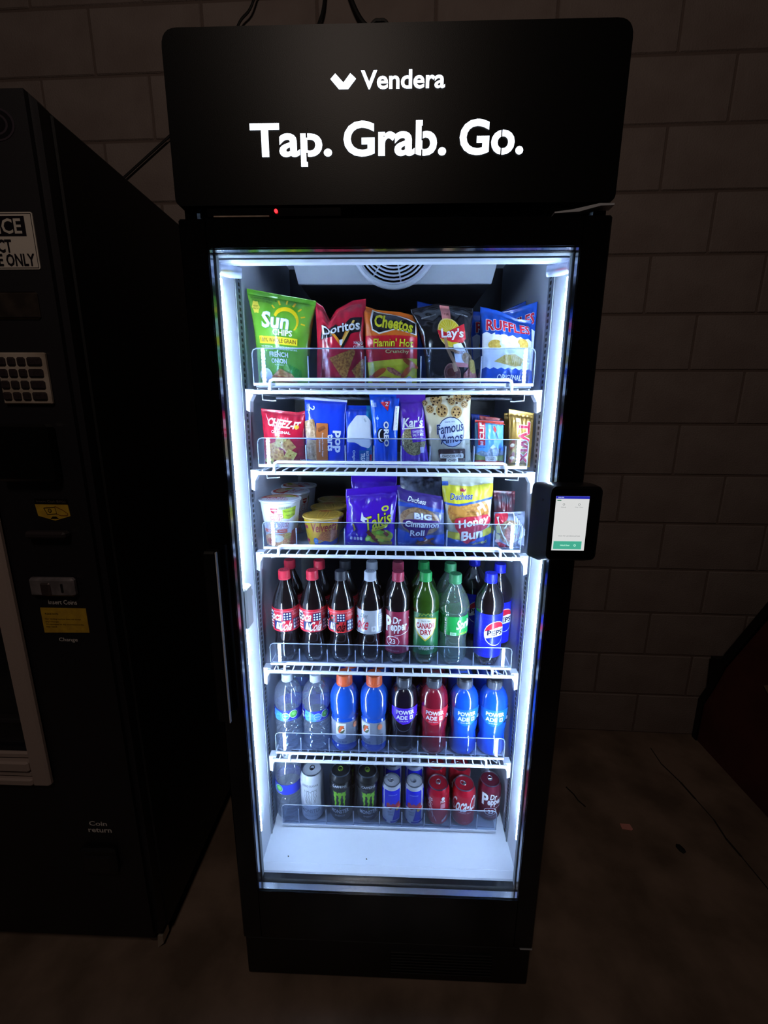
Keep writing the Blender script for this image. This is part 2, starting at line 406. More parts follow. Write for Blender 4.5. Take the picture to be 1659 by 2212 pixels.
# interior liner
IX = .334
m = MB(); m.box(-.342, -IX, .062, .66, .27, 1.92); m.box(IX, .342, .062, .66, .27, 1.92); m.build('inner_side_wall', WHITE, FR)
MB().box(-IX, IX, .66, .688, .27, 1.93).build('inner_back_wall', DARKBACK, FR)
MB().box(-.342, .342, .062, .688, 1.90, 1.925).build('inner_ceiling', WHITE, FR)
MB().box(-.342, .342, .080, .688, .27, .290).build('inner_floor', WHITE, FR)
m = MB(); m.bbox(-.335, .335, .055, .079, 1.731, 1.80, .004); m.build('upper_lip', WPLAST, FR)
m = MB(); m.bbox(-.338, .338, .052, .079, .268, .298, .003); m.bbox(-.338, .338, .046, .052, .262, .286, .002); m.build('lower_sill', WPLAST, FR)
# evaporator cover and fan grille
MB().prism([(-.262, 1.90), (-.227, 1.762), (.230, 1.762), (.265, 1.90)], .308, .62).build('evaporator_housing', mat('evap_dark', '#1c1d22', .5), FR)
EV = MB(); EV.prism([(-.262, 1.90), (-.228, 1.760), (.231, 1.760), (.265, 1.90)], .30, .308); ev = EV.build('evaporator_cover', mat('evap_white', '#c9cfda', .5, bump=.03), FR)
MB().lathe([(.0, .001), (.088, .001)], 40).build('fan_opening', BLACKM, ev, (0, .2985, 1.846), rot=(R(90), 0, 0))
for i in range(9):
    rr = .022+i*.0083; ring = [(rr*math.cos(2*math.pi*k/44), -.006*(1-(rr/.105)**2)-.004, rr*math.sin(2*math.pi*k/44)) for k in range(44)]
    MB().tube(ring, .0022, 6, closed=True).build('grille_ring', WPLAST, ev, (0, .296, 1.846), True)
for i in range(8):
    a = i*math.pi/4+.2; MB().tube([(.018*math.cos(a), -.010, .018*math.sin(a)), (.06*math.cos(a), -.008, .06*math.sin(a)), (.09*math.cos(a), -.003, .09*math.sin(a))], .002, 6).build('grille_spoke', WPLAST, ev, (0, .296, 1.846), True)
rim = [(.095*math.cos(2*math.pi*k/48), -.002, .095*math.sin(2*math.pi*k/48)) for k in range(48)]
MB().tube(rim, .006, 8, closed=True).build('grille_rim', WPLAST, ev, (0, .296, 1.846), True)
# door: black frame, spacer, gasket, glass
gx, gz0, gz1 = .3187, .3042, 1.7362; dz0, dz1 = .150, 1.7819
def ring_frame(x, z0, z1, xo, zo0, zo1, y0, y1):
    m = MB(); m.box(-xo, -x, y0, y1, zo0, zo1); m.box(x, xo, y0, y1, zo0, zo1); m.box(-x, x, y0, y1, z1, zo1); m.box(-x, x, y0, y1, zo0, z0); return m
m = MB(); m.bbox(-XW, -gx, 0, .045, dz0, dz1, .003); m.bbox(gx, XW, 0, .045, dz0, dz1, .003); m.box(-gx, gx, .0004, .045, gz1, dz1-.002); m.box(-gx, gx, .0004, .045, dz0+.002, gz0)
door = m.build('door_frame', GLOSSB, FR)
ring_frame(gx-.0012, gz0+.0012, gz1-.0012, gx-.0002, gz0+.0002, gz1-.0002, .0057, .0222).build('aluminium_spacer', mat('spacer_aluminium', '#e4e7ec', .16, 1.0, bump=.04, bscale=120), door)
ring_frame(gx-.002, gz0+.002, gz1-.002, gx+.004, gz0-.004, gz1+.004, .0205, .030).build('inner_black_border', BLACKM, door)
ring_frame(gx-.0005, gz0-.004, gz1-.001, gx+.012, gz0-.02, gz1+.012, .032, .046).build('door_gasket', GREYG, door)
MB().box(-gx, gx, .0015, .0055, gz0, gz1).build('outer_pane', GLASS, door)
MB().box(-gx+.002, gx-.002, .0225, .0265, gz0+.002, gz1-.002).build('inner_pane', GLASS, door)
# handle on the door
hd = MB().bbox(-.368, -.341, -.026, 0, .806, 1.193, .004).build('door_handle', BLACK, FR)
MB().box(-.3412, -.3392, -.0268, -.0200, .807, 1.192).build('handle_edge_highlight', mat('handle_highlight', '#e6e9f0', .35), hd)  # added pale strip: painted highlight where the black handle's edge catches the fridge light
# base panel with louvres
MB().bbox(-.3635, .3635, .004, .045, .020, .146, .003).build('base_panel', BLACK, FR)
lv = MB().bbox(-.13, .13, 0, .006, 0, .004, .001).mesh('louvre', BLACK)
for i in range(8): link('louvre', lv, FR, (.14, .0, .045+i*.010))
MB().bbox(.335, .3665, -.001, .03, .1465, .1495, .001).build('hinge_plate', CHROME, FR)
# header
hp = sup([(-XW-.0005, 1.8005), (XW, 1.8005), (XW, 2.047), (-XW, 2.047)], [.012, .012, .026, .026])
hdr = MB().prism(hp, 0, .028).build('header_panel', HDR, FR, smooth=True, angle=30)
MB().prism(sup([(-.335, 1.79), (.335, 1.79), (.335, 1.80), (-.335, 1.80)], 0), .02, .04).build('header_underside', BLACKM, FR)
LIT = mat('lit_acrylic', (.80, .88, 1.0), .4, emit=SIGN_STRENGTH)
def sign_text(name, body, cx, cz, w, h, bold=.03, cuts=()):
    v, t, ext = text_tris(body, bold, 4); v = v/ext*np.array([w, h])
    mm = MB(); mm.add([(cx+a, -.0012, cz+b) for a, b in v], [tuple(x) for x in t]); o = mm.build(name, LIT, hdr)
    for i, (x0, x1, z0, z1) in enumerate(cuts): MB().box(x0, x1, -.0018, .001, z0, z1).build('stencil_bridge', HDR, o)
    return o
sign_text('sign_letters', 'Tap.', -.166, 1.886, .134, .062, .046, ((-.1415, -.139, 1.896, 1.91), (-.1415, -.139, 1.862, 1.875)))
sign_text('sign_letters', 'Grab.', .0035, 1.8935, .167, .050, .046, ((.0465, .0485, 1.89, 1.91), (.0465, .0485, 1.865, 1.877)))
sign_text('sign_letters', 'Go.', .1595, 1.8935, .103, .050, .046, ((.1744, .1762, 1.864, 1.91),))
sign_text('sign_letters', 'Vendera', .0155, 1.973, .133, .0255, .036, ())
MB().prism([(-.0992, 1.9752), (-.0916, 1.9822), (-.0788, 1.9700), (-.0678, 1.9822), (-.0590, 1.9752), (-.0715, 1.9618), (-.0861, 1.9618)], -.0014, .0005).build('sign_emblem', LIT, hdr)
# controller strip in the gap under the header
ctl = MB().bbox(-.318, -.085, .004, .04, 1.7835, 1.8, .002).build('controller_housing', GLOSSB, FR)
MB().bbox(-.305, -.209, .002, .006, 1.7838, 1.7862, .0005).build('wooden_strip', mat('pale_wood', '#a08a78', .6, col2='#86705e', scale=60), ctl)
MB().lathe([(0, -.001), (.0028, -.0005), (.0028, .002), (0, .002)], 12).build('red_indicator', mat('red_led', '#ff1a20', .4, emit=6), ctl, (-.197, .003, 1.7925), rot=(R(90), 0, 0))
m = MB(); m.prism([(.27, 1.7845), (.31, 1.7865), (.345, 1.795), (.3665, 1.7955), (.3665, 1.7985), (.342, 1.7985), (.30, 1.790), (.27, 1.7865)], .0, .02); m.build('hinge_bracket', CHROME, FR)
# led strips in the front corners of the cabinet, with clear corner covers
LEDM = mat('led_lens', (.74, .84, 1.0), .4, emit=LED_STRENGTH)   # a row of led chips behind a thin lens
nt_ = LEDM.node_tree; tc_ = nt_.nodes.new('ShaderNodeTexCoord'); wv = nt_.nodes.new('ShaderNodeTexWave'); wv.bands_direction = 'Z'; wv.inputs['Scale'].default_value = 37; mr = nt_.nodes.new('ShaderNodeMapRange')
mr.inputs[1].default_value = .25; mr.inputs[2].default_value = .85; mr.inputs[3].default_value = LED_STRENGTH*.25; mr.inputs[4].default_value = LED_STRENGTH*1.75
nt_.links.new(tc_.outputs['Object'], wv.inputs['Vector']); nt_.links.new(wv.outputs['Fac'], mr.inputs[0]); nt_.links.new(mr.outputs[0], nt_.nodes['Principled BSDF'].inputs['Emission Strength'])
for sx in (-1, 1):
    ch = MB(); ch.box(*((.3265, .334) if sx > 0 else (-.334, -.3265)), .047, .0535, .40, 1.72); c = ch.build('led_channel', CHROME, FR)
    le = MB(); rod = [((.0065*math.cos(R(a))), .0045*math.sin(R(a))) for a in range(-90, 91, 30)]
    n = len(rod); le.add([(sx*(.3275-p), .0605+q, z) for z in (.42, 1.705) for p, q in rod], [(i, i+1, n+i+1, n+i) if sx < 0 else (i, n+i, n+i+1, i+1) for i in range(n-1)]+[tuple(range(n)), tuple(range(2*n-1, n-1, -1))])
    le.build('led_strip', LEDM, c, smooth=True)
    cv = MB(); cv.tube([(sx*.325, .058, 1.722), (sx*.31, .075, 1.7215), (sx*.292, .085, 1.7215)], [.011, .012, .010], 12); cv.build('corner_cover', clear_mat('milky_cover', '#f4f6ff', haze=.35), FR, smooth=True)
    MB().tube([(sx*.331, .058, 1.70), (sx*.330, .060, 1.715), (sx*.318, .068, 1.7215), (sx*.305, .078, 1.7215)], .0018, 6).build('led_wire', mat('red_wire', '#a02828', .4) if sx > 0 else mat('yellow_wire', '#c8b030', .4), FR, smooth=True)
    # slotted pilaster
    pl = MB().box(sx*.3325 if sx > 0 else -.335, .335 if sx > 0 else -.3325, .168, .200, .29, 1.88).build('shelf_pilaster', mat('pilaster_grey', '#9aa2b4', .35, .5), FR)
    sm = MB()
    for k in range(124): z = .30+k*.0125; sm.box(sx*.3322-.0006, sx*.3322+.0006, .180, .188, z, z+.007)
    so = sm.build('pilaster_slots', BLACKM, pl); tag(so, kind='stuff')
    MB().box(sx*.3318-.001, sx*.3318+.001, .160, .1635, .29, 1.9).build('liner_seam', GREYG, FR)
# lock box on the left inner edge
lk = MB().bbox(-.3345, -.314, .050, .088, .985, 1.083, .004).build('lock_box', mat('lock_grey', '#b9bcbf', .4), FR)
MB().bbox(-.333, -.318, .088, .104, 1.045, 1.066, .003).build('lock_tab', mat('lock_grey', '#b9bcbf', .4), lk)
tag(lk, 'pale grey lock box on the inner edge')

# ------------------------------------------------------------------ wire shelves and acrylic trays
SZ = [1.513, 1.3304, 1.1281, .8103, .5362]
SNAME = ['topmost white wire shelf, carrying the chip bags', 'white wire shelf carrying the bars and cookie bags', 'white wire shelf carrying the noodle cups and buns', 'white wire shelf carrying the soda bottles', 'lowest white wire shelf, carrying water and sports drinks']
crossw = MB().tube([(0, 0, 0), (0, .43, 0)], .0019, 5).mesh('cross_wire', WIRE, True)
def sub_tube(pts, r, name, par):
    return MB().tube(pts, r, 8).build(name, WIRE, par, smooth=True)
for i, z in enumerate(SZ):
    s = thing('wire_shelf', SNAME[i], 'shelf', (0, .172, z-.008), 0, 'white wire shelves in the fridge')
    sub_tube([(-.318, 0, 0), (.318, 0, 0)], .0046, 'front_wire', s); sub_tube([(-.318, .43, 0), (.318, .43, 0)], .004, 'rear_wire', s)
    sub_tube([(-.318, .21, -.006), (.318, .21, -.006)], .0035, 'middle_wire', s)
    for sx in (-1, 1): sub_tube([(sx*.318, 0, 0), (sx*.318, .43, 0)], .0035, 'side_wire', s)
    for k in range(26): link('cross_wire', crossw, s, (-.3+k*.024, -.002, .0062))
    g = [(-.272, -.003, .0), (-.272, -.003, .017), (-.270, -.003, .0235), (-.264, -.003, .0265), (.254, -.003, .0265), (.260, -.003, .0235), (.262, -.003, .017), (.262, -.003, 0)]
    sub_tube(g, .0036, 'guard_rail', s)
    for sx in (-1, 1):
        b = MB(); b.prism([(0, .006), (sx*.020, .006), (sx*.0205, -.04), (sx*.012, -.044), (sx*.010, -.02), (sx*.002, -.006)], -.006, .016)
        br = b.build('shelf_bracket', WPLAST, s, (sx*.3115, .012, 0)); sub_tube([(sx*.30, .03, -.004), (sx*.30, .03, -.016), (sx*.282, .05, -.018), (sx*.274, .05, -.017)], .0016, 'bracket_hook', s)
DIV = [(1.519, [-.188, -.06, .063, .196], .085), (1.336, [-.2, -.108, -.041, .022, .089, .19, .262], .072), (1.134, [-.231, -.113, .011, .135, .248], .074),
       (.8163, [-.236, -.163, -.09, -.02, .051, .123, .215], .066), (.5422, [-.243, -.165, -.083, -.002, .078, .155, .235], .070), (.297, [-.259, -.18, -.101, -.026, .038, .102, .176, .252], .076)]
TNAME = ['chip bags', 'bars and cookie bags', 'noodle cups and buns', 'soda bottles', 'water and sports drinks', 'cans on the fridge floor']
YT = .182
for i, (z, xs, h) in enumerate(DIV):
    bt = z-.0055
    t = thing('divider_tray', 'clear acrylic tray with front lip and dividers holding the '+TNAME[i], 'tray', (0, YT, bt), 0, 'clear acrylic divider trays')
    xo = .312 if i < 5 else .306
    MB().box(-xo, xo, .016, .42, .0028, .0055).build('tray_base', mat('tray_base_grey', '#aab2c4', .35), t)
    MB().box(-xo, xo, -.002, .0008, .0052, .0115).build('base_front_edge', mat('tray_front_edge', '#d2d9e8', .4), t)
    pl = sup([(-xo, .011), (xo, .011), (xo, h), (-xo, h)], [0, 0, .012, .012])
    MB().prism(pl, 0, .003).build('front_panel', ACRYLF, t)
    e = [(-xo, .0015, .012), (-xo, .0015, h-.010), (-xo+.003, .0015, h-.003), (-xo+.010, .0015, h), (xo-.010, .0015, h), (xo-.003, .0015, h-.003), (xo, .0015, h-.010), (xo, .0015, .012)]
    MB().tube(e, .0013, 5).build('front_panel_edge', EDGE, t)
    dm = MB().box(-.001, .001, .004, .40, .004, h-.014).mesh('divider', ACRYL); em = MB().tube([(0, .004, .004), (0, .004, h-.016)], .0016, 6).mesh('divider_edge', EDGE)
    for x in xs:
        d = link('divider', dm, t, (x, 0, 0)); link('divider_edge', em, d)

# ================================================================== snack packs
def film(name, c, c2=None, rough=.22, scale=9, metal=0.): return mat('film_'+name, c, rough, metal, col2=c2, scale=scale, detail=2, coat=.3)
W_, K_ = '#f2f4f8', '#120f10'
def zig(x0, x1, y, amp, n, y2):
    p = [(x0+(x1-x0)*k/n, y+(amp if k % 2 else -amp)) for k in range(n+1)]; return p+[(x1, y2), (x0, y2)]
def star(cx, cy, r, n, k, ph=0): return [(cx+(r if i % 2 == 0 else r*k)*math.cos(ph+i*math.pi/n), cy+(r if i % 2 == 0 else r*k)*math.sin(ph+i*math.pi/n)) for i in range(2*n)]
G1, G2, G3 = 'chip bags on the top shelf', 'bars and small bags on the second shelf', 'cups and buns on the third shelf'

def a_sun(A):
    A.r(.0, .935, 1, .99, '#4f8f1e'); A.t('NO ARTIFICIAL FLAVORS NO MSG', .25, .915, .4, .022, '#24480c'); A.t('GUARANTEED FRESH', .22, .885, .3, .02, '#24480c')
    A.p(star(.12, .82, .07, 6, .8), '#e8d24c'); A.t('HEART', .12, .83, .085, .017, '#4a5a10', bold=.02); A.t('HEALTHY', .12, .805, .1, .017, '#4a5a10', bold=.02)
    ring = [(.60+.20*math.cos(R(a)), .715+.145*math.sin(R(a))) for a in range(-40, 165, 12)]; rin = [(.60+.165*math.cos(R(a)), .70+.115*math.sin(R(a))) for a in range(160, -45, -12)]
    A.p(ring+rin, '#e9c61a')
    for a in range(-5, 140, 24):
        c, s = math.cos(R(a)), math.sin(R(a)); A.line([(.60+.235*c, .715+.172*s), (.60+.30*c, .715+.222*s)], .0035, '#e2b81c')
    A.to('Sun', .43, .70, .44, .165, W_, '#a9cdf0', .03, .03, sh=.12); A.t('CHIPS', .545, .578, .33, .066, W_, bold=.04)
    A.r(.13, .452, .80, .53, '#e8cf2a'); A.t('100% WHOLE GRAIN', .465, .491, .62, .045, '#5d3a18', bold=.02)
    for y in (.425, .402): A.t('NO ARTIFICIAL', .27, y, .22, .016, W_); A.t('FLAVORS FROM NATURAL', .64, y, .32, .016, W_)
    A.t('FRENCH', .47, .345, .34, .052, W_, bold=.04); A.t('ONION', .47, .278, .28, .05, W_, bold=.04); A.t('FLAVORED', .47, .237, .16, .015, '#e6f0c0')
    for k in range(7): A.line([(.74+.02*k, .08), (.64+.035*k, .25-.01*k)], .0028, '#2f8a2a')
    A.e(.2, .12, .12, .08, '#dfe6ea'); A.e(.2, .12, .10, .065, '#c2d0d8'); A.e(.17, .14, .05, .03, W_)
    A.p([(.30, .11), (.48, .20), (.70, .14), (.78, .05), (.55, .03), (.36, .05)], 'bun'); A.line([(.36, .12), (.70, .10)], .003, '#b0562c'); A.line([(.38, .08), (.74, .06)], .003, '#b0562c'); A.e(.78, .19, .03, .012, '#2f8a2a')
def a_dor(A):
    A.r(0, 0, 1, .12, '#8e1026'); A.p([(.0, .45), (.22, .3), (.1, .1), (0, .1)], '#a8142c')
    A.p([(.10, .55), (.16, .72), (.42, .74), (.52, .68), (.70, .78), (.93, .79), (.91, .63), (.72, .60), (.55, .42), (.38, .60)], '#171214')
    A.p([(.30, .655), (.52, .45), (.66, .64), (.62, .65), (.52, .51), (.35, .66)], '#e08a28'); A.p([(.52, .45), (.80, .75), (.76, .755), (.52, .505)], '#f0c060'); A.p([(.50, .47), (.54, .47), (.56, .54), (.49, .53)], W_)
    A.to('Doritos', .52, .685, .74, .115, '#eef0f4', '#1a1416', .04, .04, rot=4)
    A.t('NACHO', .86, .50, .17, .034, W_, bold=.03); A.t('CHEESE', .86, .452, .19, .034, W_, bold=.03)
    A.p([(.28, .33), (.76, .43), (.80, .40), (.60, .09), (.55, .085)], 'chip'); A.p([(.72, .19), (.93, .32), (.97, .30), (.92, .10), (.83, .06)], 'chip')
    A.t('NET WT 1 3/4 OZ', .30, .055, .3, .02, '#f0d0d0')
def a_che(A):
    A.r(0, .62, 1, 1, '#d9691c'); A.r(0, 0, 1, .36, '#d8d02a'); A.p([(0, .62), (1, .70), (1, .40), (0, .30)], '#d21f2c'); A.p([(0, .30), (1, .40), (1, .34), (.5, .27), (0, .24)], '#e6df3a')
    A.p([(.15, .83), (.2, .98), (.5, .96), (.97, .90), (.98, .72), (.6, .74), (.3, .66), (.17, .70)], '#f4f2ec'); A.p([(.18, .82), (.22, .96), (.5, .945), (.95, .885), (.955, .735), (.6, .755), (.3, .68), (.19, .715)], K_)
    A.to('Cheetos', .57, .825, .68, .17, '#d9d22c', K_, .03, .05, rot=-3, sh=.1)
    A.to("Flamin' Hot", .55, .57, .74, .105, '#f2e33c', '#8a0f18', .03, .03, rot=6, sh=.2); A.t('Crunchy', .62, .455, .45, .06, '#f6e890', rot=6, bold=.03)
    for i, (x, y, a) in enumerate(((.25, .18, 30), (.55, .2, -25), (.78, .2, 50), (.4, .1, -10), (.72, .08, 15), (.18, .07, -40), (.86, .32, -30))): A.e(x, y, .16, .035, 'steak' if i % 2 else '#c8571e', rot=a)
    A.e(.84, .10, .06, .05, W_); A.t('NET WT 3 1/4 OZ', .3, .025, .34, .018, '#3a2010')
def a_lay(A):
    A.p([(.455, .70), (.47, .985), (.62, .985), (.61, .70)], '#d98680'); A.t('1938', .54, .88, .10, .028, '#5a1c1c', bold=.02)
    A.t('NO ARTIFICIAL FLAVORS', .25, .865, .26, .018, '#c8c8c8', rot=8); A.t('GUARANTEED FRESH', .80, .89, .2, .016, '#c8c8c8', rot=-8)
    A.e(.56, .66, .215, .17, '#e9d37a'); A.e(.56, .66, .20, .155, '#d9c22c')
    for a in range(0, 180, 15): A.line([(.56+.05*math.cos(R(a)), .66+.04*math.sin(R(a))), (.56+.19*math.cos(R(a)), .66+.145*math.sin(R(a)))], .001, '#ece06a', 8)
    A.n = 8
    A.p([(.34, .70), (.50, .66), (.84, .78), (.86, .60), (.80, .55), (.58, .55), (.36, .60)], '#cc2230'); A.to("Lay's", .61, .645, .42, .14, W_, '#a01420', .02, .04, rot=2, sh=.15)
    A.p([(.60, .52), (.76, .55), (1.0, .29), (.60, .31)], '#e8ecf0'); A.t('BARBECUE', .74, .43, .26, .036, '#7a2c24', bold=.03); A.p([(.60, .31), (1.0, .29), (.99, .24), (.60, .255)], '#d88078')
    A.line([(.46, .60), (.47, .48), (.58, .30)], .008, '#a98462'); A.line([(.48, .48), (.70, .42)], .006, '#8a6444')
    A.e(.52, .17, .17, .13, '#b08070'); A.e(.52, .17, .155, .118, 'sauce'); A.e(.5, .19, .08, .05, '#5c2a24'); A.line([(.56, .30), (.60, .20)], .010, '#c09a74')
    A.e(.84, .36, .10, .07, 'tan', rot=30); A.p(sup([(.72, .02), (.74, .17), (.90, .26), (1.0, .24), (1.0, .02)], .03), 'pink'); A.e(.94, .26, .08, .09, 'chipy')
def a_ruf(A):
    A.p(zig(.03, .97, .68, .015, 12, .30)[:-2]+zig(.97, .03, .245, .012, 14, 0)[:-2], '#e9edf2')
    A.to('RUFFLES', .52, .80, .84, .14, '#b81f34', '#f4f5f8', .045, .05, rot=4, sh=.1); A.p([(.25, .70), (.9, .76), (.9, .72), (.25, .665)], '#1c46b0')
    A.e(.25, .54, .12, .06, 'chipy', rot=10); A.e(.78, .60, .11, .075, 'chipy', rot=-25)
    A.e(.52, .56, .19, .07, '#d4dce2'); A.e(.52, .575, .165, .05, W_); A.p([(.35, .55), (.69, .55), (.6, .45), (.44, .45)], '#cfd8de'); A.e(.54, .58, .08, .02, '#dfe4e8')
    A.p([(.24, .33), (.42, .42), (.62, .44), (.78, .38), (.72, .29), (.60, .27)], 'chipy')
    for k in range(8): A.line([(.44+.04*k, .43-.006*k), (.50+.032*k, .30-.002*k)], .0014, '#b59a30')
    A.t('ORIGINAL', .53, .135, .46, .075, W_, bold=.03)
def a_chz(A):
    A.p([(0, 0), (0, .30), (.35, .42), (.7, .22), (1, .4), (1, 0)], '#9c1228'); A.to('CHEEZ-IT', .52, .755, .70, .15, '#eef0f2', '#b02030', .03, .05, rot=-6, sh=.15); A.e(.80, .70, .05, .04, '#e0a838')
    A.t('ORIGINAL', .46, .60, .42, .05, W_, bold=.03, rot=-3)
    for i, (x, y, r, a) in enumerate(((.28, .32, .15, 20), (.45, .42, .15, -15), (.62, .36, .16, 35), (.40, .20, .15, 5), (.66, .20, .14, -30), (.24, .17, .10, 40), (.60, .10, .12, 12))):
        c = [(x+r*math.cos(R(a+q))*1.1, y+r*.85*math.sin(R(a+q))) for q in (45, 135, 225, 315)]; A.p(c, ('cracker', 'chipy', 'bun')[i % 3]); A.e(x, y, .014, .012, '#8a5420')
    A.e(.16, .10, .09, .06, '#e2cf52'); A.t('baked', .16, .10, .1, .03, '#7a5a10'); A.t('2oz', .90, .12, .10, .04, W_, bold=.02)
def a_pop(A):
    A.r(0, .965, 1, 1, '#d8dce8'); A.t('2', .19, .85, .07, .14, W_, rot=-90, bold=.03); A.t('TOASTER', .08, .86, .10, .03, W_, rot=-90); A.t('PASTRIES', .13, .86, .10, .03, W_, rot=-90)
    A.p([(.04, .42), (.02, .66), (.20, .70), (.26, .64), (.28, .55), (.30, .42)], 'tan'); A.p([(.03, .10), (.05, .40), (.34, .39), (.34, .25), (.31, .08)], 'tan'); A.p([(.28, .38), (.345, .39), (.335, .10), (.30, .09)], '#8a6234'); A.line([(.22, .69), (.27, .55), (.30, .42)], .004, '#7a5630')
    A.r(.30, .09, .58, .64, '#b0602c'); A.line([(.35, .52), (.52, .58)], .005, '#7a3c1c'); A.line([(.34, .55), (.50, .60)], .004, '#8a4a24'); A.t('Frosted Brown Sugar', .45, .32, .36, .045, W_, rot=-90, bold=.01); A.t('CINNAMON', .38, .32, .2, .04, W_, rot=-90)
    A.to('pop', .79, .375, .33, .19, '#f0f3fa', '#2038b0', .02, .06, rot=-90); A.t('tarts', .645, .36, .25, .14, '#f0f3fa', rot=-90, bold=.05); A.t('NET WT 3.3 OZ', .10, .06, .18, .03, '#a8b8e8')
def a_rkt(A):
    A.r(.78, 0, 1, 1, '#1f7fae'); A.p(sup([(.05, .40), (.10, .66), (.42, .84), (.78, .84), (.95, .74), (.93, .54), (1.0, .42), (.86, .30), (.56, .34), (.36, .40)], .05), '#d9dee6'); A.t('to:', .74, .76, .06, .07, '#3a4a70', rot=-60)
    A.r(.08, .0, .50, .37, '#1238b8'); A.t('Original', .29, .16, .22, .13, W_, rot=-90, bold=.03); A.r(.50, 0, .97, .27, '#1760a0'); A.t('RICE KRISPIES', .80, .14, .23, .10, W_, rot=-90, bold=.03); A.t('TREATS', .63, .12, .21, .16, W_, rot=-90, bold=.04); A.r(.88, .08, .95, .20, '#b02438')
def a_ore(A):
    A.e(.35, .43, .17, .10, '#101830'); A.e(.37, .43, .14, .085, '#e8ecf0'); A.e(.42, .43, .13, .082, '#1a1a20'); A.to('OREO', .55, .45, .34, .20, '#f2f4f8', '#12246a', .06, .06, rot=-90)
    A.p([(.36, .87), (.68, .885), (.62, .75)], '#c82838'); A.t('N', .58, .845, .05, .10, W_, rot=-90, bold=.03); A.r(.10, .81, .22, .865, '#8fa8f0'); A.p([(.80, .50), (.96, .50), (.98, .82), (.86, .82)], '#e4e8f0'); A.t('NUTRITION FACTS', .90, .66, .26, .05, '#26304a', rot=-90); A.e(.24, .66, .05, .02, '#c0d0f8'); A.t('Milks favorite cookie', .24, .62, .16, .03, '#c8d8ff', rot=-90); A.t('SANDWICH COOKIES', .45, .20, .2, .05, '#7f9cf0', rot=-90)
def a_kar(A):
    A.r(0, .66, 1, 1, '#5326a0'); A.e(.5, .36, .45, .20, 'nuts'); A.to("Kar's", .52, .615, .72, .135, W_, '#4a1e98', .02, .04, rot=3, sh=.2); A.line([(.12, .525), (.90, .55)], .0025, W_)  # darker purple top is shade painted into the bag's colour
    A.p([(.42, .52), (.93, .54), (.95, .36), (.46, .34)], '#5f2cb0'); A.t("SWEET 'N", .68, .49, .40, .035, W_, bold=.02, rot=2); A.t('SALTY MIX', .68, .445, .40, .035, W_, bold=.02, rot=2); A.t('PEANUTS', .68, .40, .3, .02, '#d8c8f8', rot=2); A.r(.72, .20, .84, .28, '#d8ccf0'); A.t('NET WT 2 OZ (57g)', .45, .075, .5, .03, '#d8ccf0')
def a_amo(A):
    def ck(x, y, r):
        A.e(x, y, r, r*.72, 'cookie', 1)
        for k in range(6): a = k*1.1+x*9; A.e(x+r*.55*math.cos(a), y+r*.4*math.sin(a), r*.16, r*.12, '#3a2416', 2, 8)
    for q in ((.38, .80, .125), (.14, .835, .08), (.30, .96, .12), (.60, .915, .075), (.76, .975, .11), (.68, .765, .115), (.86, .86, .07), (.95, .965, .08), (.06, .93, .06)): ck(*q)
    for x, y in ((.22, .89), (.52, .95), (.70, .885), (.56, .985), (.92, .905), (.22, .765)): A.e(x, y, .025, .014, '#4a2e1c', 2, 8)
    A.n = 2
    A.e(.54, .50, .30, .21, '#22305e'); A.e(.54, .50, .285, .197, '#c9d6ee'); A.t('SINCE 1975', .52, .64, .22, .018, '#22305e', bold=.02)
    A.to('Famous', .52, .56, .60, .14, '#22305e', '#e9eef8', .025, .03, rot=6, sh=.2); A.to('Amos', .54, .42, .52, .135, '#22305e', '#e9eef8', .025, .03, rot=6, sh=.2)
    A.p(sup([(.20, .0), (.20, .27), (.84, .27), (.84, .0)], .035), '#3d2420'); A.p(sup([(.23, .135), (.23, .20), (.80, .20), (.80, .135)], .028), '#eee6d2'); A.t('CHOCOLATE', .515, .167, .46, .037, '#3d2420', bold=.03); A.p(sup([(.38, .075), (.38, .135), (.66, .135), (.66, .075)], .028), '#eee6d2'); A.t('CHIP', .52, .107, .19, .035, '#3d2420', bold=.03); A.t('BITE SIZE COOKIES', .52, .05, .42, .022, '#d8cbb8', bold=.01); A.r(.04, .04, .13, .10, '#b9b294'); A.t('NET WT 2 OZ', .92, .33, .14, .02, '#5a5040')
def a_clf(A):
    A.p([(0, .28), (.2, .36), (.4, .33), (.62, .50), (.8, .40), (1, .44), (1, .16), (0, .16)], 'mnt'); A.p([(.5, .42), (.62, .50), (.72, .44), (.6, .40)], W_); A.p([(0, .14), (0, .28), (.4, .22), (1, .27), (1, .14)], '#9aa860'); A.p([(0, 0), (0, .15), (.5, .17), (1, .13), (1, 0)], '#c03a34')
    A.r(.10, .47, .34, .985, '#c22c3a'); A.t('CLIF', .22, .765, .36, .15, W_, rot=90, bold=.05); A.t('BAR', .22, .52, .09, .10, W_, rot=90, bold=.04); A.t('ENERGY BAR', .22, .43, .24, .03, '#203050', bold=.02); A.p([(.60, .86), (.66, .88), (.74, .80), (.68, .74), (.62, .80)], '#c23a34'); A.line([(.72, .74), (.78, .62)], .0015, '#404858'); A.e(.62, .865, .025, .018, '#2a2420')
    A.p(sup([(.34, .14), (.34, .24), (.74, .25), (.74, .14)], .03), '#e6e4d8'); A.t('CHOCOLATE', .54, .215, .32, .03, '#54503c', bold=.01); A.t('CHIP', .54, .175, .2, .03, '#54503c', bold=.01); A.t('CRUNCH', .50, .065, .42, .05, W_, bold=.04); A.p([(0, .93), (1, .91), (1, 1), (0, 1)], '#c4463a'); A.r(.86, .36, .95, .44, '#5c90c8')
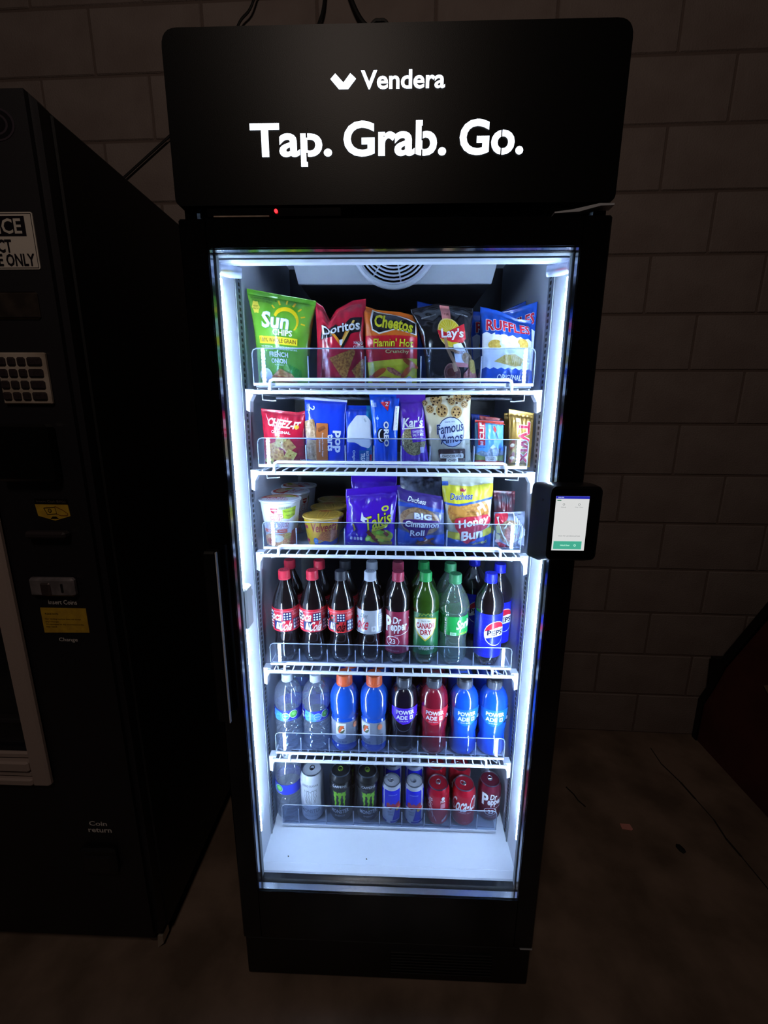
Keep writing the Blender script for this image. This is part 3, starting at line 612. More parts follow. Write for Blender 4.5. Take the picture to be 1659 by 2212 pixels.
def a_twx(A):
    A.to('TWIX', .60, .44, .76, .44, '#bd2140', '#f0e8d8', .045, .06, rot=-90, sh=-.05)
    for y in (.38, .16): A.p([(.02, y), (.20, y+.13), (.26, y+.08), (.24, y-.02), (.06, y-.09)], '#9c4a2c'); A.e(.15, y+.01, .09, .03, '#e8cca0', rot=30)
    A.r(.26, .80, .42, .86, '#e4dcc8'); A.t('2 BARS', .34, .83, .13, .02, '#5a4020')
def a_tak(A):
    A.p([(0, .62), (.1, .55), (.1, .45), (0, .42)], '#5a1fb0')
    A.to('Takis', .64, .46, .54, .23, '#cfd03a', '#22102e', .04, .025, rot=14, sh=.12); A.e(.77, .66, .07, .045, '#cfd03a'); A.e(.77, .66, .035, .022, '#4a1aa0'); A.p([(.32, .62), (.36, .54), (.46, .50), (.38, .48), (.42, .42), (.30, .48)], '#dfe2ee')
    A.p(sup([(.53, .285), (.84, .35), (.85, .40), (.54, .34)], .02), '#dcd83e'); A.t('FUEGO', .69, .343, .18, .028, '#3a1c10', rot=9, bold=.03)
    A.e(.70, .19, .26, .12, '#8ea62e'); A.line([(.45, .30), (.62, .14), (.74, .03)], .010, '#6e2620'); A.line([(.72, .31), (.86, .20)], .008, '#7a2a22'); A.line([(.62, .20), (.92, .12)], .009, '#c8b83c'); A.line([(.70, .06), (.94, .06)], .009, '#b8a030')
    A.e(.47, .16, .07, .045, '#86c23a', rot=40); A.e(.70, .27, .08, .03, '#86c23a'); A.e(.47, .16, .045, .028, '#b8dc70', rot=40); A.e(.72, .13, .06, .03, '#a8c848')
    for k in range(4): A.p(sup([(.12+k*.065, .135), (.12+k*.065, .19), (.165+k*.065, .19), (.165+k*.065, .135)], .012), '#c9c4dc')
    A.t('NET WT. 1 OZ (28.4g)', .23, .07, .28, .022, '#e0dcf0', bold=.01); A.line([(.16, .42), (.20, .33), (.18, .30)], .004, '#c8a840')
def a_cin(A):
    A.p([(0, 1), (0, .83), (1, .74), (1, 1)], '#41307e'); A.e(.48, .50, .43, .25, 'roll'); A.e(.48, .52, .30, .15, '#a4907c'); A.p([(0, .78), (0, .70), (.35, .755), (1, .70), (1, .76), (.35, .81)], '#2f4fb0'); A.to('Duchess', .42, .86, .38, .085, W_, '#2c3c9c', .03, .02, rot=-5, sh=.25)
    A.p([(0, 0), (0, .34), (.4, .24), (1, .28), (1, 0)], '#2a52b4'); A.p(sup([(.12, .50), (.30, .53), (.9, .55), (.92, .44), (.66, .38), (.60, .22), (.28, .18), (.24, .34), (.12, .38)], .05), '#46246e'); A.t('BEST BEFORE', .56, .735, .2, .022, '#2c2430'); A.t('JAN 24 2026', .56, .70, .2, .022, '#2c2430')
    A.to('BIG', .54, .60, .36, .11, '#e6eefa', '#2f4aa8', .05, .07); A.to('Cinnamon', .52, .455, .70, .105, W_, '#3a1c60', .02, .035, rot=3, sh=.2); A.to('Roll', .42, .29, .30, .11, W_, '#3a1c60', .02, .035, rot=6, sh=.2)
    for a, b in (((.40, .08), (.78, .20)), ((.42, .13), (.76, .07)), ((.56, .21), (.80, .05)), ((.44, .05), (.70, .16))): A.line([a, b], .006, '#5d3226'); A.line([a, b], .002, '#8a5440')
    A.t('NET WT 4 OZ', .14, .075, .20, .03, '#a8c0f0')
def a_hon(A):
    A.e(.50, .52, .44, .25, 'bun'); A.e(.50, .60, .36, .15, '#c98c42'); A.e(.55, .63, .26, .09, 'bun'); A.line([(.30, .68), (.55, .72), (.78, .64), (.86, .54)], .006, '#e8cfa8'); A.line([(.68, .58), (.80, .63)], .008, '#f0e4d0')
    A.p([(.0, .90), (.0, .66), (.30, .64), (1, .74), (1, .92), (.5, .875)], '#d8cf38'); A.p([(0, .66), (0, .63), (.30, .61), (1, .71), (1, .74), (.30, .64)], '#3a5cb0'); A.r(.0, .88, .12, .94, '#3a5cb0')
    A.to('Duchess', .36, .745, .44, .09, '#2a3c98', W_, .04, .02, rot=3, sh=.25); A.p([(.34, .81), (.32, .85), (.36, .83), (.385, .86), (.41, .83), (.45, .85), (.43, .81)], '#b83a50'); A.t('BEST IF USED BY', .56, .535, .22, .020, '#3a2a18'); A.t('JAN 30 2026', .56, .505, .22, .020, '#3a2a18')
    A.p([(0, 0), (0, .15), (.5, .10), (1, .24), (1, 0)], '#1e50ac'); A.p([(.0, .15), (.0, .24), (.3, .24), (.3, .13)], '#d8c43a'); A.p([(.8, .27), (1, .33), (1, .22), (.8, .17)], '#d8c43a')
    A.p(sup([(.20, .44), (.36, .46), (.90, .50), (.98, .42), (.88, .30), (.72, .26), (.66, .14), (.46, .06), (.36, .10), (.30, .22), (.20, .30)], .05), '#c02c40'); A.to('Honey', .60, .385, .66, .145, '#f6f2e4', '#8c1830', .02, .045, rot=12, sh=.2); A.to('Bun', .56, .215, .46, .14, '#f6f2e4', '#8c1830', .02, .045, rot=12, sh=.2); A.t('glazed', .74, .085, .32, .055, '#e8dc70', rot=12, bold=.02, sh=.15); A.t('NET WT 3 OZ', .22, .04, .2, .02, '#b8d0f4')
def a_pas(A):
    A.p([(.04, .96), (.45, .97), (.30, .62), (.14, .52), (.02, .7)], '#b82438'); A.e(.48, .48, .34, .33, 'roll'); A.e(.52, .45, .22, .22, 'steak'); A.p([(.06, .62), (.14, .74), (.20, .60), (.18, .46), (.08, .46)], '#c8c080'); A.p([(.05, .46), (.18, .40), (.16, .28), (.06, .26)], '#cfc89a'); A.p([(.04, .26), (.22, .20), (.60, .03), (.20, .02)], '#b82438'); A.e(.10, .24, .06, .05, '#e8b8b0')
    for k in range(9): x = .62+.04*k; A.line([(x, .95-.05*k), (x+.05*math.sin(k*2.1), .6-.03*k), (x-.03, .22+.02*k)], .0022, ('#e4e8f2', '#aab4cc', '#c8d0e4')[k % 3])
    A.line([(.30, .60), (.44, .76), (.62, .66), (.60, .44), (.48, .30)], .0025, '#eef2fa'); A.line([(.12, .90), (.22, .50), (.42, .16), (.7, .06)], .0025, '#f2f4fa')

PK = {
'sun': ((-.329, .225, 1.731), (-.173, .225, 1.705), (-.195, .225, 1.519), (-.313, .225, 1.519)),
'dor': ((-.175, .225, 1.704), (-.061, .225, 1.709), (-.060, .225, 1.519), (-.176, .225, 1.519)),
'che': ((-.073, .225, 1.697), (.056, .225, 1.674), (.056, .225, 1.519), (-.056, .225, 1.519)),
'lay': ((.039, .225, 1.690), (.178, .225, 1.690), (.195, .225, 1.519), (.083, .225, 1.519)),
'ruf': ((.194, .225, 1.692), (.309, .225, 1.668), (.323, .225, 1.519), (.203, .225, 1.519)),
'rufL': ((.179, .290, 1.698), (.312, .290, 1.719), (.315, .290, 1.519), (.198, .290, 1.519)),
'rufR': ((.225, .262, 1.685), (.331, .262, 1.711), (.331, .262, 1.519), (.240, .262, 1.519)),
'tip': ((.056, .300, 1.722), (.155, .300, 1.699), (.156, .300, 1.519), (.065, .300, 1.519)),
'chz': ((-.309, .215, 1.470), (-.199, .215, 1.467), (-.205, .215, 1.336), (-.308, .215, 1.336)),
'pop': ((-.205, .215, 1.495), (-.105, .215, 1.489), (-.113, .215, 1.336), (-.206, .215, 1.336)),
'rkt': ((-.110, .215, 1.477), (-.046, .215, 1.477), (-.045, .215, 1.336), (-.108, .215, 1.336)),
'ore': ((-.054, .215, 1.506), (.017, .215, 1.506), (.013, .215, 1.336), (-.040, .215, 1.336)),
'kar': ((.009, .215, 1.504), (.076, .215, 1.505), (.090, .215, 1.336), (.021, .215, 1.336)),
'amo': ((.066, .215, 1.494), (.181, .215, 1.505), (.190, .215, 1.336), (.095, .215, 1.336)),
'clf': ((.193, .215, 1.446), (.260, .215, 1.443), (.264, .215, 1.336), (.199, .215, 1.336)),
'clfb': ((.210, .250, 1.456), (.266, .250, 1.449), (.264, .250, 1.336), (.213, .250, 1.336)),
'blub': ((.194, .280, 1.460), (.240, .280, 1.455), (.245, .280, 1.336), (.201, .280, 1.336)),
'twx': ((.270, .215, 1.471), (.329, .215, 1.461), (.329, .215, 1.336), (.276, .215, 1.336)),
'twxb': ((.268, .250, 1.462), (.322, .250, 1.464), (.326, .250, 1.336), (.277, .250, 1.336)),
'tak': ((-.112, .220, 1.278), (.021, .220, 1.289), (.009, .220, 1.134), (-.118, .220, 1.134)),
'takb': ((-.106, .285, 1.304), (.013, .285, 1.305), (.010, .285, 1.134), (-.108, .285, 1.134)),
'cin': ((.014, .220, 1.281), (.129, .220, 1.258), (.133, .220, 1.134), (.016, .220, 1.134)),
'cinb': ((.021, .285, 1.303), (.126, .285, 1.301), (.134, .285, 1.134), (.023, .285, 1.134)),
'hon': ((.121, .222, 1.310), (.246, .222, 1.310), (.247, .222, 1.134), (.139, .222, 1.134)),
'pas': ((.251, .215, 1.225), (.326, .215, 1.228), (.331, .215, 1.134), (.255, .215, 1.134)),
'pasb': ((.259, .270, 1.270), (.314, .270, 1.268), (.320, .270, 1.134), (.262, .270, 1.134)),
}
pack('chip_bag', 'tall green whole grain chip bag with yellow sun, leftmost on the top shelf', 'chip bag', *PK['sun'], .052, film('green', '#5c9a26', '#6fab34'), a_sun, G1, pinch=.07, seed=1)
pack('chip_bag', 'red tortilla chip bag with black and white lettering beside the green bag', 'chip bag', *PK['dor'], .052, film('red', '#c01c34', '#a8142c'), a_dor, G1, pinch=.03, top=[(0, 0), (.15, -.06), (.28, -.21), (.42, -.10), (.75, -.01), (1, 0)], seed=2, wr=.003)
pack('chip_bag', 'orange and yellow chip bag with spicy red band, third on the top shelf', 'chip bag', *PK['che'], .050, film('orange', '#d86a1c'), a_che, G1, pinch=.02, seed=3, top=[(0, 0), (.3, -.03), (.7, 0), (1, -.02)])
pack('chip_bag', 'black barbecue chip bag with yellow and red round emblem', 'chip bag', *PK['lay'], .050, film('blackbag', '#131113', '#241f20'), a_lay, G1, pinch=.12, seed=4, top=[(0, -.02), (.45, .05), (1, -.01)], wr=.003)
pack('chip_bag', 'blue ridged chip bag with white middle, in front at the right end', 'chip bag', *PK['ruf'], .050, film('blue', '#1a4fb4', '#153f9c'), a_ruf, G1, pinch=.0, seed=5, top=[(0, 0), (.35, .0), (.75, -.05), (1, -.03)], wr=.003)
pack('chip_bag', 'blue ridged chip bag peeking out left behind the front blue bag', 'chip bag', *PK['rufL'], .036, film('blue', '#1a4fb4', '#153f9c'), a_ruf, G1, pinch=.0, seed=6, top=[(0, 0), (.5, -.09), (1, 0)])
pack('chip_bag', 'blue ridged chip bag behind, against the right side wall of the fridge', 'chip bag', *PK['rufR'], .024, film('blue', '#1a4fb4', '#153f9c'), a_ruf, G1, pinch=.0, seed=8, top=[(0, 0), (.5, -.02), (1, 0)])
pack('chip_bag', 'blue bag tip showing between the orange and the black chip bags', 'chip bag', *PK['tip'], .030, film('blue', '#1a4fb4', '#153f9c'), None, G1, pinch=.0, seed=9)
pack('snack_bag', 'small red cheese cracker bag, leftmost on the second shelf', 'snack bag', *PK['chz'], .046, film('red', '#c01c34', '#a8142c'), a_chz, G2, pinch=.03, seed=11, top=[(0, 0), (.6, -.04), (.8, -.05), (1, 0)], wr=.003)
pack('pastry_pack', 'royal blue toaster pastry pack with sideways white lettering', 'snack pack', *PK['pop'], .030, film('royal', '#1c40d4'), a_pop, G2, eu=.3, ev=.25, seed=12, seal=(.045, .03), wr=.0014)
pack('snack_bar', 'blue treat bar wrapper with large white blank patch', 'snack bar', *PK['rkt'], .024, film('royal2', '#1840c0'), a_rkt, G2, eu=.3, ev=.25, seed=13, seal=(.08, .03), wr=.0014)
pack('cookie_pack', 'bright blue sandwich cookie pack standing upright, sideways lettering', 'cookie pack', *PK['ore'], .034, film('azure', '#1750d8', '#1c62e6'), a_ore, G2, eu=.35, ev=.25, seed=14, seal=(.07, .03), pinch=.03, wr=.0016)
pack('nut_bag', 'narrow purple nut mix bag with white script', 'nut bag', *PK['kar'], .036, film('purple', '#6a2fc4', '#5826ac'), a_kar, G2, pinch=.10, seed=15, seal=(.12, .05))
pack('cookie_bag', 'cream cookie bag printed with chocolate chip cookies', 'cookie bag', *PK['amo'], .044, film('cream', '#ddd3b4', '#d2c6a2'), a_amo, G2, pinch=.05, seed=16, eu=.4)
pack('energy_bar', 'sky blue energy bar with red side banner and mountains', 'energy bar', *PK['clf'], .022, film('sky', '#5aa6e8', '#74b6ee'), a_clf, G2, eu=.35, ev=.3, seed=17, wr=.002)
pack('energy_bar', 'red brown bar wrapper peeking above the sky blue energy bar', 'energy bar', *PK['clfb'], .018, film('brick', '#a83a34', '#7c2a2a'), None, G2, eu=.35, seed=18)
pack('energy_bar', 'dark blue bar wrapper behind the energy bars, beside the cream bag', 'energy bar', *PK['blub'], .016, film('navy', '#1f3a9c'), None, G2, eu=.35, seed=19)
pack('candy_bar', 'gold candy bar with sideways red lettering, at the right end', 'candy bar', *PK['twx'], .022, mat('film_gold', '#c09a50', .28, .75, col2='#a47c36', scale=30, coat=.3), a_twx, G2, eu=.3, ev=.25, seed=20, seal=(.10, .06), wr=.0018)
pack('candy_bar', 'gold candy bar half hidden behind the front gold bar', 'candy bar', *PK['twxb'], .020, mat('film_gold'), None, G2, eu=.3, ev=.25, seed=21, seal=(.10, .06))
pack('chip_bag', 'violet rolled tortilla chip bag with lime green lettering, in front', 'chip bag', *PK['tak'], .046, film('violet', '#4a1cb8', '#3e16a0'), a_tak, G3, pinch=.06, seed=22, seal=(.13, .05), wr=.003)
pack('chip_bag', 'violet chip bag standing behind the front violet bag', 'chip bag', *PK['takb'], .040, film('violet', '#4a1cb8', '#3e16a0'), None, G3, pinch=.03, seed=23, seal=(.13, .05))
pack('pastry_pack', 'cinnamon roll pack, blue and purple with clear window', 'pastry', *PK['cin'], .040, film('cinb', '#6f7896', '#4a4e78', scale=20), a_cin, G3, pinch=.0, seed=24, wr=.0028, top=[(0, .05), (.2, .0), (1, .02)])
pack('pastry_pack', 'clear topped pastry pack behind the cinnamon roll pack', 'pastry', *PK['cinb'], .036, film('cinc', '#2c2c3c', '#8890a8', scale=45), None, G3, seed=25, wr=.004)
pack('pastry_pack', 'honey bun pack, yellow and blue with red lettering patch', 'pastry', *PK['hon'], .046, film('honb', '#c2c6b0', '#d8dcc8', scale=30), a_hon, G3, pinch=.03, seed=26, wr=.003, seal=(.09, .05))
pack('pastry_pack', 'crinkled clear and red pastry wrapper in front at the right wall', 'pastry', *PK['pas'], .040, film('clearw', '#8e98b0', '#5e667c', scale=40), a_pas, G3, seed=27, wr=.0045)
pack('pastry_pack', 'dark red pastry wrapper behind the crinkled clear one', 'pastry', *PK['pasb'], .036, film('dred', '#7a2030', '#5a5864', scale=30), None, G3, seed=28, wr=.004)

# ================================================================== cups, bottles and cans
def smooth_prof(p, n=5):
    out = []
    for i in range(len(p)-1):
        a, b, c, d = p[max(0, i-1)], p[i], p[i+1], p[min(len(p)-1, i+2)]
        for k in range(n):
            t = k/n; out.append(tuple(.5*(2*b[j]+(c[j]-a[j])*t+(2*a[j]-5*b[j]+4*c[j]-d[j])*t*t+(3*b[j]-a[j]-3*c[j]+d[j])*t**3) for j in (0, 1)))
    out.append(p[-1]); return [(max(r, .0), z) for r, z in out]
def label_art(A_fn, prof, name, parent, L=.0028, off=.0005):
    rm = max(r for r, z in prof); A = Art(rm*math.pi/180, 1., L); A_fn(A); return A.build(name, lathe_map(prof), parent, off=off)
def make_cap(parent, r, z0, h, m, ridges=True, dark='#10101a', rings=True):
    prof = [(0, z0), (r*1.02, z0), (r*1.02, z0+h*.18), (r, z0+h*.2), (r, z0+h*.86), (r*.93, z0+h), (0, z0+h)]
    c = MB().lathe(prof, 60, mod=(lambda a, z: 1-.022*(int(round(a/(2*math.pi)*60)) % 2) if z > z0+h*.19 and z < z0+h*.95 else 1) if ridges else None).build('cap', m, parent, smooth=True, angle=25)
    if rings:
        q = MB(); n = 28
        for rr, w in ((r*.30, r*.08), (r*.62, r*.07)):
            v = [((rr+s*w)*math.cos(2*math.pi*k/n), (rr+s*w)*math.sin(2*math.pi*k/n), z0+h+.0003) for k in range(n) for s in (-.5, .5)]
            q.add(v, [(2*k, 2*k+1, (2*k+3) % (2*n), (2*k+2) % (2*n)) for k in range(n-3)])
        q.build('cap_print', mat('cap_print_dark', '#16141c', .5), c)
    return c
def bottle(name, label, cat, group, loc, prof, bodym, cap, band=None, art=None, petal=0., rz=0, seg=48, mod=None, smooth=True):
    """prof raw (r,z); cap=(r,z0,h,mat); band=(z0,z1,mat)"""
    t = thing(name, label, cat, loc, rz, group); p = smooth_prof(prof, 4) if smooth else prof
    def md(a, z):
        f = 1.
        if petal and z < petal: f *= 1-.13*(1-z/petal)*(.5+.5*math.cos(5*a))
        return f*(mod(a, z) if mod else 1)
    MB().lathe(p, seg, mod=md).build('bottle_body', bodym, t, smooth=True, angle=60)
    make_cap(t, *cap)
    if band:
        z0, z1, bm_ = band; zs = np.linspace(z0, z1, 8); rp = [(float(np.interp(z, [q[1] for q in p], [q[0] for q in p]))+.0005, float(z)) for z in zs]
        lb = MB().lathe([(rp[0][0]-.0006, rp[0][1])]+rp+[(rp[-1][0]-.0006, rp[-1][1])], 48, cap=False).build('label_band', bm_, t, smooth=True, angle=60)
        if art: label_art(art, rp, 'label_print', lb)
    return t
COLA = mat('cola_bottle', '#140c0c', .10, spec=.9, coat=1.0)
SPARK = clear_mat('clear_bottle', '#e6eef6', haze=.10, fres=1.5, rough=.05)
LEMON = clear_mat('lime_soda_bottle', '#e2efe6', haze=.16, hazecol='#a8c0b2', fres=1.5, rough=.05)
GALE = mat('green_bottle', '#2c4a10', .10, spec=.9, coat=1.0, col2='#1c3208', scale=6)
def sports(name, c, c2): return mat('drink_'+name, c, .12, spec=.8, coat=1.0, col2=c2, scale=8, detail=1)
def capm(h): return mat('cap_'+h.lstrip('#'), h, .4)
B4, B5, B6 = 'soda bottles on the fourth shelf', 'water and sports drink bottles on the fifth shelf', 'cans and bottle on the fridge floor'
Z4, Z5, Z6 = .8163, .5422, .3012
CONT = [(.0, .004), (.019, .0), (.0265, .003), (.0325, .018), (.0338, .032), (.0325, .052), (.0303, .068), (.0318, .082), (.0350, .092), (.0355, .104), (.0355, .142), (.0350, .153), (.0325, .168), (.0275, .185), (.0205, .202), (.0148, .216), (.0128, .224), (.0128, .2265)]
STR = [(.0, .004), (.018, .0), (.026, .003), (.0315, .016), (.0335, .028), (.0342, .040), (.0342, .150), (.0352, .158), (.0350, .170), (.0320, .188), (.0240, .204), (.0165, .216), (.0130, .224), (.0130, .2265)]
SPR = [(.0, .004), (.022, .0), (.031, .004), (.0365, .020), (.0362, .040), (.0340, .060), (.0352, .078), (.0362, .088), (.0362, .142), (.0395, .152), (.0388, .166), (.0330, .184), (.0240, .202), (.0165, .215), (.0130, .220), (.0130, .2225)]
def dots(A, x0, x1, z0, z1, col, n=3):
    for i in range(n):
        for j in range(n): A.e(x0+(x1-x0)*(i+.5)/n, z0+(z1-z0)*(j+.5)/n, (x1-x0)*.11, (z1-z0)*.11, col, A.n+1, n=8)
    A.n += 1
def coke_art(tc):
    def f(A):
        z0, z1 = .093, .153; zm = .123
        for s in (-180, -90, 90):
            A.r(s+10, zm, s+50, z1-.006, '#1d2250'); dots(A, s+10, s+50, zm, z1-.006, W_); A.t('Cola', s+70, z0+.014, 34, .017, tc, sh=.3, bold=.02)
        A.line([(-180, z1-.005), (180, z1-.005)], .0012, '#f2a0a8')
        A.t('Coca', -36, zm+.0125, 70, .026, tc, sh=.3, bold=.03); A.r(2, zm+.0005, 36, z1-.008, '#232a58'); dots(A, 3, 35, zm+.001, z1-.008, W_)
        A.r(-38, z0+.005, -2, zm-.001, '#232a58'); A.p([(-30, z0+.007), (-24, zm-.004), (-18, zm-.004), (-14, z0+.007)], '#dfe6f6'); A.p([(-14, zm-.005), (-9, z0+.008), (-5, z0+.008), (-9, zm-.005)], '#dfe6f6')
        for k in range(3): A.r(-64, z0+.008+k*.008, -42, z0+.011+k*.008, W_)
        A.t('Cola', 13, z0+.016, 50, .027, tc, sh=.35, bold=.03); A.r(42, z0+.004, 74, zm+.004, '#232a58'); dots(A, 43, 73, z0+.005, zm+.003, '#c8d0ea'); A.t('Coca-Cola', 56, z1-.012, 30, .008, '#f0c0c0', sh=.3)
    return f
def diet_art(A):
    A.t('Diet', -22, .140, 30, .012, '#6c7078', sh=.3, bold=.01); A.t('Coke', -42, .118, 78, .034, '#c02238', sh=.25, bold=.02); A.r(38, .105, 62, .145, '#aab0bc'); A.r(40, .107, 60, .143, '#cfd5de')
    for k in range(5): A.line([(41, .138-k*.006), (58, .138-k*.006)], .0008, '#70757e')
    A.r(8, .098, 26, .112, '#e6eaf0'); A.t('0', 17, .105, 7, .008, '#7c8088', bold=.02); A.r(-180, .0905, 180, .0935, '#a8aeb8')
def drp_art(A):
    A.to('Dr', -2, .129, 34, .019, W_, '#5c1028', .02, .04, sh=.1); A.to('epper', 6, .105, 72, .024, W_, '#5c1028', .02, .05, sh=.1, rot=4); A.to('P', -42, .117, 30, .044, W_, '#5c1028', .02, .06)
    A.line([(52, .135), (64, .115), (46, .096), (10, .088), (-12, .086)], .0016, W_); A.e(-22, .070, 30, .0145, W_); A.e(-22, .070, 27, .0128, '#8c2240'); A.t('23', -22, .070, 26, .014, W_, bold=.03); A.line([(-2, .083), (8, .070), (-2, .058)], .0014, '#e0b8c4')
    for k in range(11): A.r(62, .050+k*.008, 84, .054+k*.008, '#d8a8b8' if k % 3 else '#e8d0d8')
    A.t('BLENDED FLAVORS', -20, .044, 56, .004, '#e0c0c8'); A.r(40, .040, 54, .052, '#c890a4')
def cdry_art(A):
    for k in range(-5, 6): A.line([(k*10, .042), (k*14+8, .085)], .0007, '#2c7a46')
    A.p([(-46, .135), (-20, .139), (0, .141), (20, .139), (46, .135), (44, .110), (30, .092), (0, .074), (-30, .092), (-44, .110)], '#c9b23c'); A.p([(-42, .132), (-18, .136), (0, .1375), (18, .136), (42, .132), (40, .111), (27, .095), (0, .079), (-27, .095), (-40, .111)], '#eceee8')
    A.t('SINCE 1904', 0, .130, 34, .004, '#204a30'); A.t('CANADA', 0, .117, 74, .016, '#a8182c', bold=.05); A.t('DRY', 2, .099, 44, .014, '#a8182c', bold=.05)
    A.line([(-26, .143), (-22, .150), (-15, .144), (-8, .151), (0, .145), (8, .152), (15, .145), (22, .150), (26, .144)], .0016, '#c9b23c'); A.t('GINGER ALE', 6, .055, 66, .011, '#d8e4d0', bold=.02)
def spr_art(A):
    A.to('Sprite', 44, .117, 80, .034, W_, '#0f6a34', .015, .05, sh=.2, rot=4); A.t('RECYCLE ME', -42, .114, .046, 9, W_, rot=90, bold=.02); A.t('LEMON-LIME', 34, .095, 40, .005, '#e0dc48', bold=.01); A.r(-20, .090, 4, .099, '#a8d8b4'); A.t('0 CAL', -8, .0945, 16, .004, '#1f7a3c'); A.r(-90, .09, -66, .14, '#38a860')
def pep_art(A):
    for j in range(12):
        for i in range(-9, 10):
            z = .040+j*.0098; a = i*8+(4 if j % 2 else 0)
            if abs(z-.097) > .026 or a < -20 or a > 62: A.e(a, z, 1.3, .0008, '#5f7cf0', 1, 6)
    A.e(22, .098, 50, .034, '#e8ecf6'); A.e(22, .098, 47, .032, '#1a28c8')
    A.p([(22+47*math.cos(R(a)), .098+.032*math.sin(R(a))) for a in range(20, 171, 10)]+[(10, .112), (35, .115)], '#cc2036'); A.p([(22+47*math.cos(R(a)), .098+.032*math.sin(R(a))) for a in (170, 180, 190, 200, 205)]+[(0, .088), (30, .090), (55, .088)]+[(22+47*math.cos(R(a)), .098+.032*math.sin(R(a))) for a in (-22, -10, 0, 10, 20)]+[(35, .115), (10, .112)], '#eef0f4')
    A.t('PEPSI', 22, .1005, 74, .0145, '#16183a', bold=.05)
REDL = mat('label_red', '#d32036', .35); REDL2 = mat('label_red2', '#dc2a30', .35); SILV = mat('label_silver', '#b9bfcb', .3, .3); MAR = mat('label_maroon', '#8c2240', .3); GRN = mat('label_green', '#1d6a38', .35, col2='#17542c', scale=20); SGR = mat('label_sprite_green', '#1f9a48', .35); PBL = mat('label_blue', '#1a22d0', .3)
cr, ck_, cs, cm, cg, csg, cb = capm('#d02a40'), capm('#26262c'), capm('#b4bac6'), capm('#a8324e'), capm('#1f8a42'), capm('#3c8a58'), capm('#1c24c8')
CAP = lambda r, z, m: (r, z, .0235, m)
K1 = bottle('soda_bottle', 'red capped cola bottle with patterned red label, leftmost in the front row', 'soda bottle', B4, (-.276, .222, Z4), CONT, COLA, CAP(.0155, .2255, cr), (.092, .154, REDL), coke_art(W_), petal=.02)
K2 = dup(K1, (-.203, .222, Z4), 'red capped cola bottle with patterned red label, second from the left in front', R(6))
K3 = bottle('soda_bottle', 'black capped cola bottle with red label and black lettering, third in front', 'soda bottle', B4, (-.129, .222, Z4), CONT, COLA, CAP(.0155, .2255, ck_), (.092, .154, REDL2), coke_art('#1a1012'), petal=.02, rz=R(-14))
K4 = bottle('soda_bottle', 'cola bottle with silver cap and silver label, in the front row', 'soda bottle', B4, (-.053, .222, Z4), CONT, COLA, CAP(.0155, .2255, cs), (.092, .154, SILV), diet_art, petal=.02)
K5 = bottle('soda_bottle', 'dark soda bottle with maroon cap and tall maroon label, in front', 'soda bottle', B4, (.019, .222, Z4), STR, COLA, CAP(.0155, .2255, cm), (.036, .152, MAR), drp_art, petal=.022)
K6 = bottle('soda_bottle', 'green ginger ale bottle with green cap and shield label, in front', 'soda bottle', B4, (.090, .222, Z4), [(r*1.05, z) for r, z in STR], GALE, CAP(.0155, .2265, cg), (.036, .150, GRN), cdry_art, petal=.022)
K7 = bottle('soda_bottle', 'clear soda bottle with green cap and bright green label, in front', 'soda bottle', B4, (.166, .224, Z4), SPR, LEMON, CAP(.0162, .2215, csg), (.090, .141, SGR), spr_art, petal=.03)
K8 = bottle('soda_bottle', 'dark soda bottle with blue cap and tall blue label, front row right end', 'soda bottle', B4, (.256, .222, Z4), [(r*1.04, z) for r, z in STR], COLA, CAP(.0158, .2255, cb), (.030, .150, PBL), pep_art, petal=.022)
for src, x, y, lab in ((K1, -.281, .300, 'red capped cola bottle right behind the leftmost front bottle'), (K2, -.199, .300, 'red capped cola bottle behind the second front bottle'), (K3, -.127, .300, 'black capped cola bottle behind the black capped front bottle'), (K4, -.053, .298, 'silver capped cola bottle behind the silver capped front bottle'),
                       (K5, .019, .298, 'maroon capped bottle behind the maroon capped front bottle'), (K6, .089, .300, 'green capped ginger ale bottle behind the front one'), (K7, .163, .305, 'clear bottle with green cap behind the front clear bottle'), (K8, .2955, .294, 'blue capped bottle behind, next to the right side wall'), (K8, .236, .345, 'blue capped bottle farthest back at the right, mostly hidden')):
    dup(src, (x, y, Z4), lab, R(random.uniform(-12, 12)))
# water, sports drinks
WAT = [(.0, .003), (.024, .0), (.033, .004), (.0355, .012)]+[(.0372-.0030*(k % 2), .018+k*.0062) for k in range(12)]+[(.0372, .094), (.0374, .098), (.0374, .131), (.0380, .136), (.0384, .154), (.0370, .168), (.0322, .182), (.0240, .194), (.0172, .200), (.0145, .203), (.0145, .206)]
def wat_art(A):
    A.p([(-70, .099), (-70, .130), (-40, .130), (-8, .122), (-4, .099)], 'blueice'); A.p([(-90, .099), (-90, .130), (-52, .130), (-58, .112), (-52, .099)], '#1e1c78'); A.t('Pure', -74, .120, 24, .010, W_, sh=.2, bold=.03); A.t('Life', -70, .109, 18, .010, W_, sh=.2, bold=.03)
    A.e(2, .1145, 16, .0105, '#cfe2fa'); A.e(2, .1145, 14, .0092, '#4f96e0'); A.line([(-8, .1145), (12, .1145)], .0008, W_); A.e(34, .119, 17, .012, '#cfe2fa', rot=18); A.e(34, .119, 15, .0102, '#4f9a48', rot=18); A.e(36, .120, 8, .006, '#7abf68', rot=18); A.t('Purified Water', 20, .1025, 50, .003, '#b8d0f8')
WBL = mat('label_water_blue', '#2a36b8', .3); wc = capm('#c4cddc')
def water(lab, loc, rz=0, g=B5):
    return bottle('water_bottle', lab, 'water bottle', g, loc, WAT, SPARK, (.0150, .2025, .020, wc, True, '#101010', False), (.0985, .1305, WBL), wat_art, rz=rz, seg=48, mod=lambda a, z: 1+(.022*math.sin(6*a+z*260)*(1 if z < .09 else 0)+.008*math.sin(5*a)*(1 if z > .14 and z < .19 else 0)))
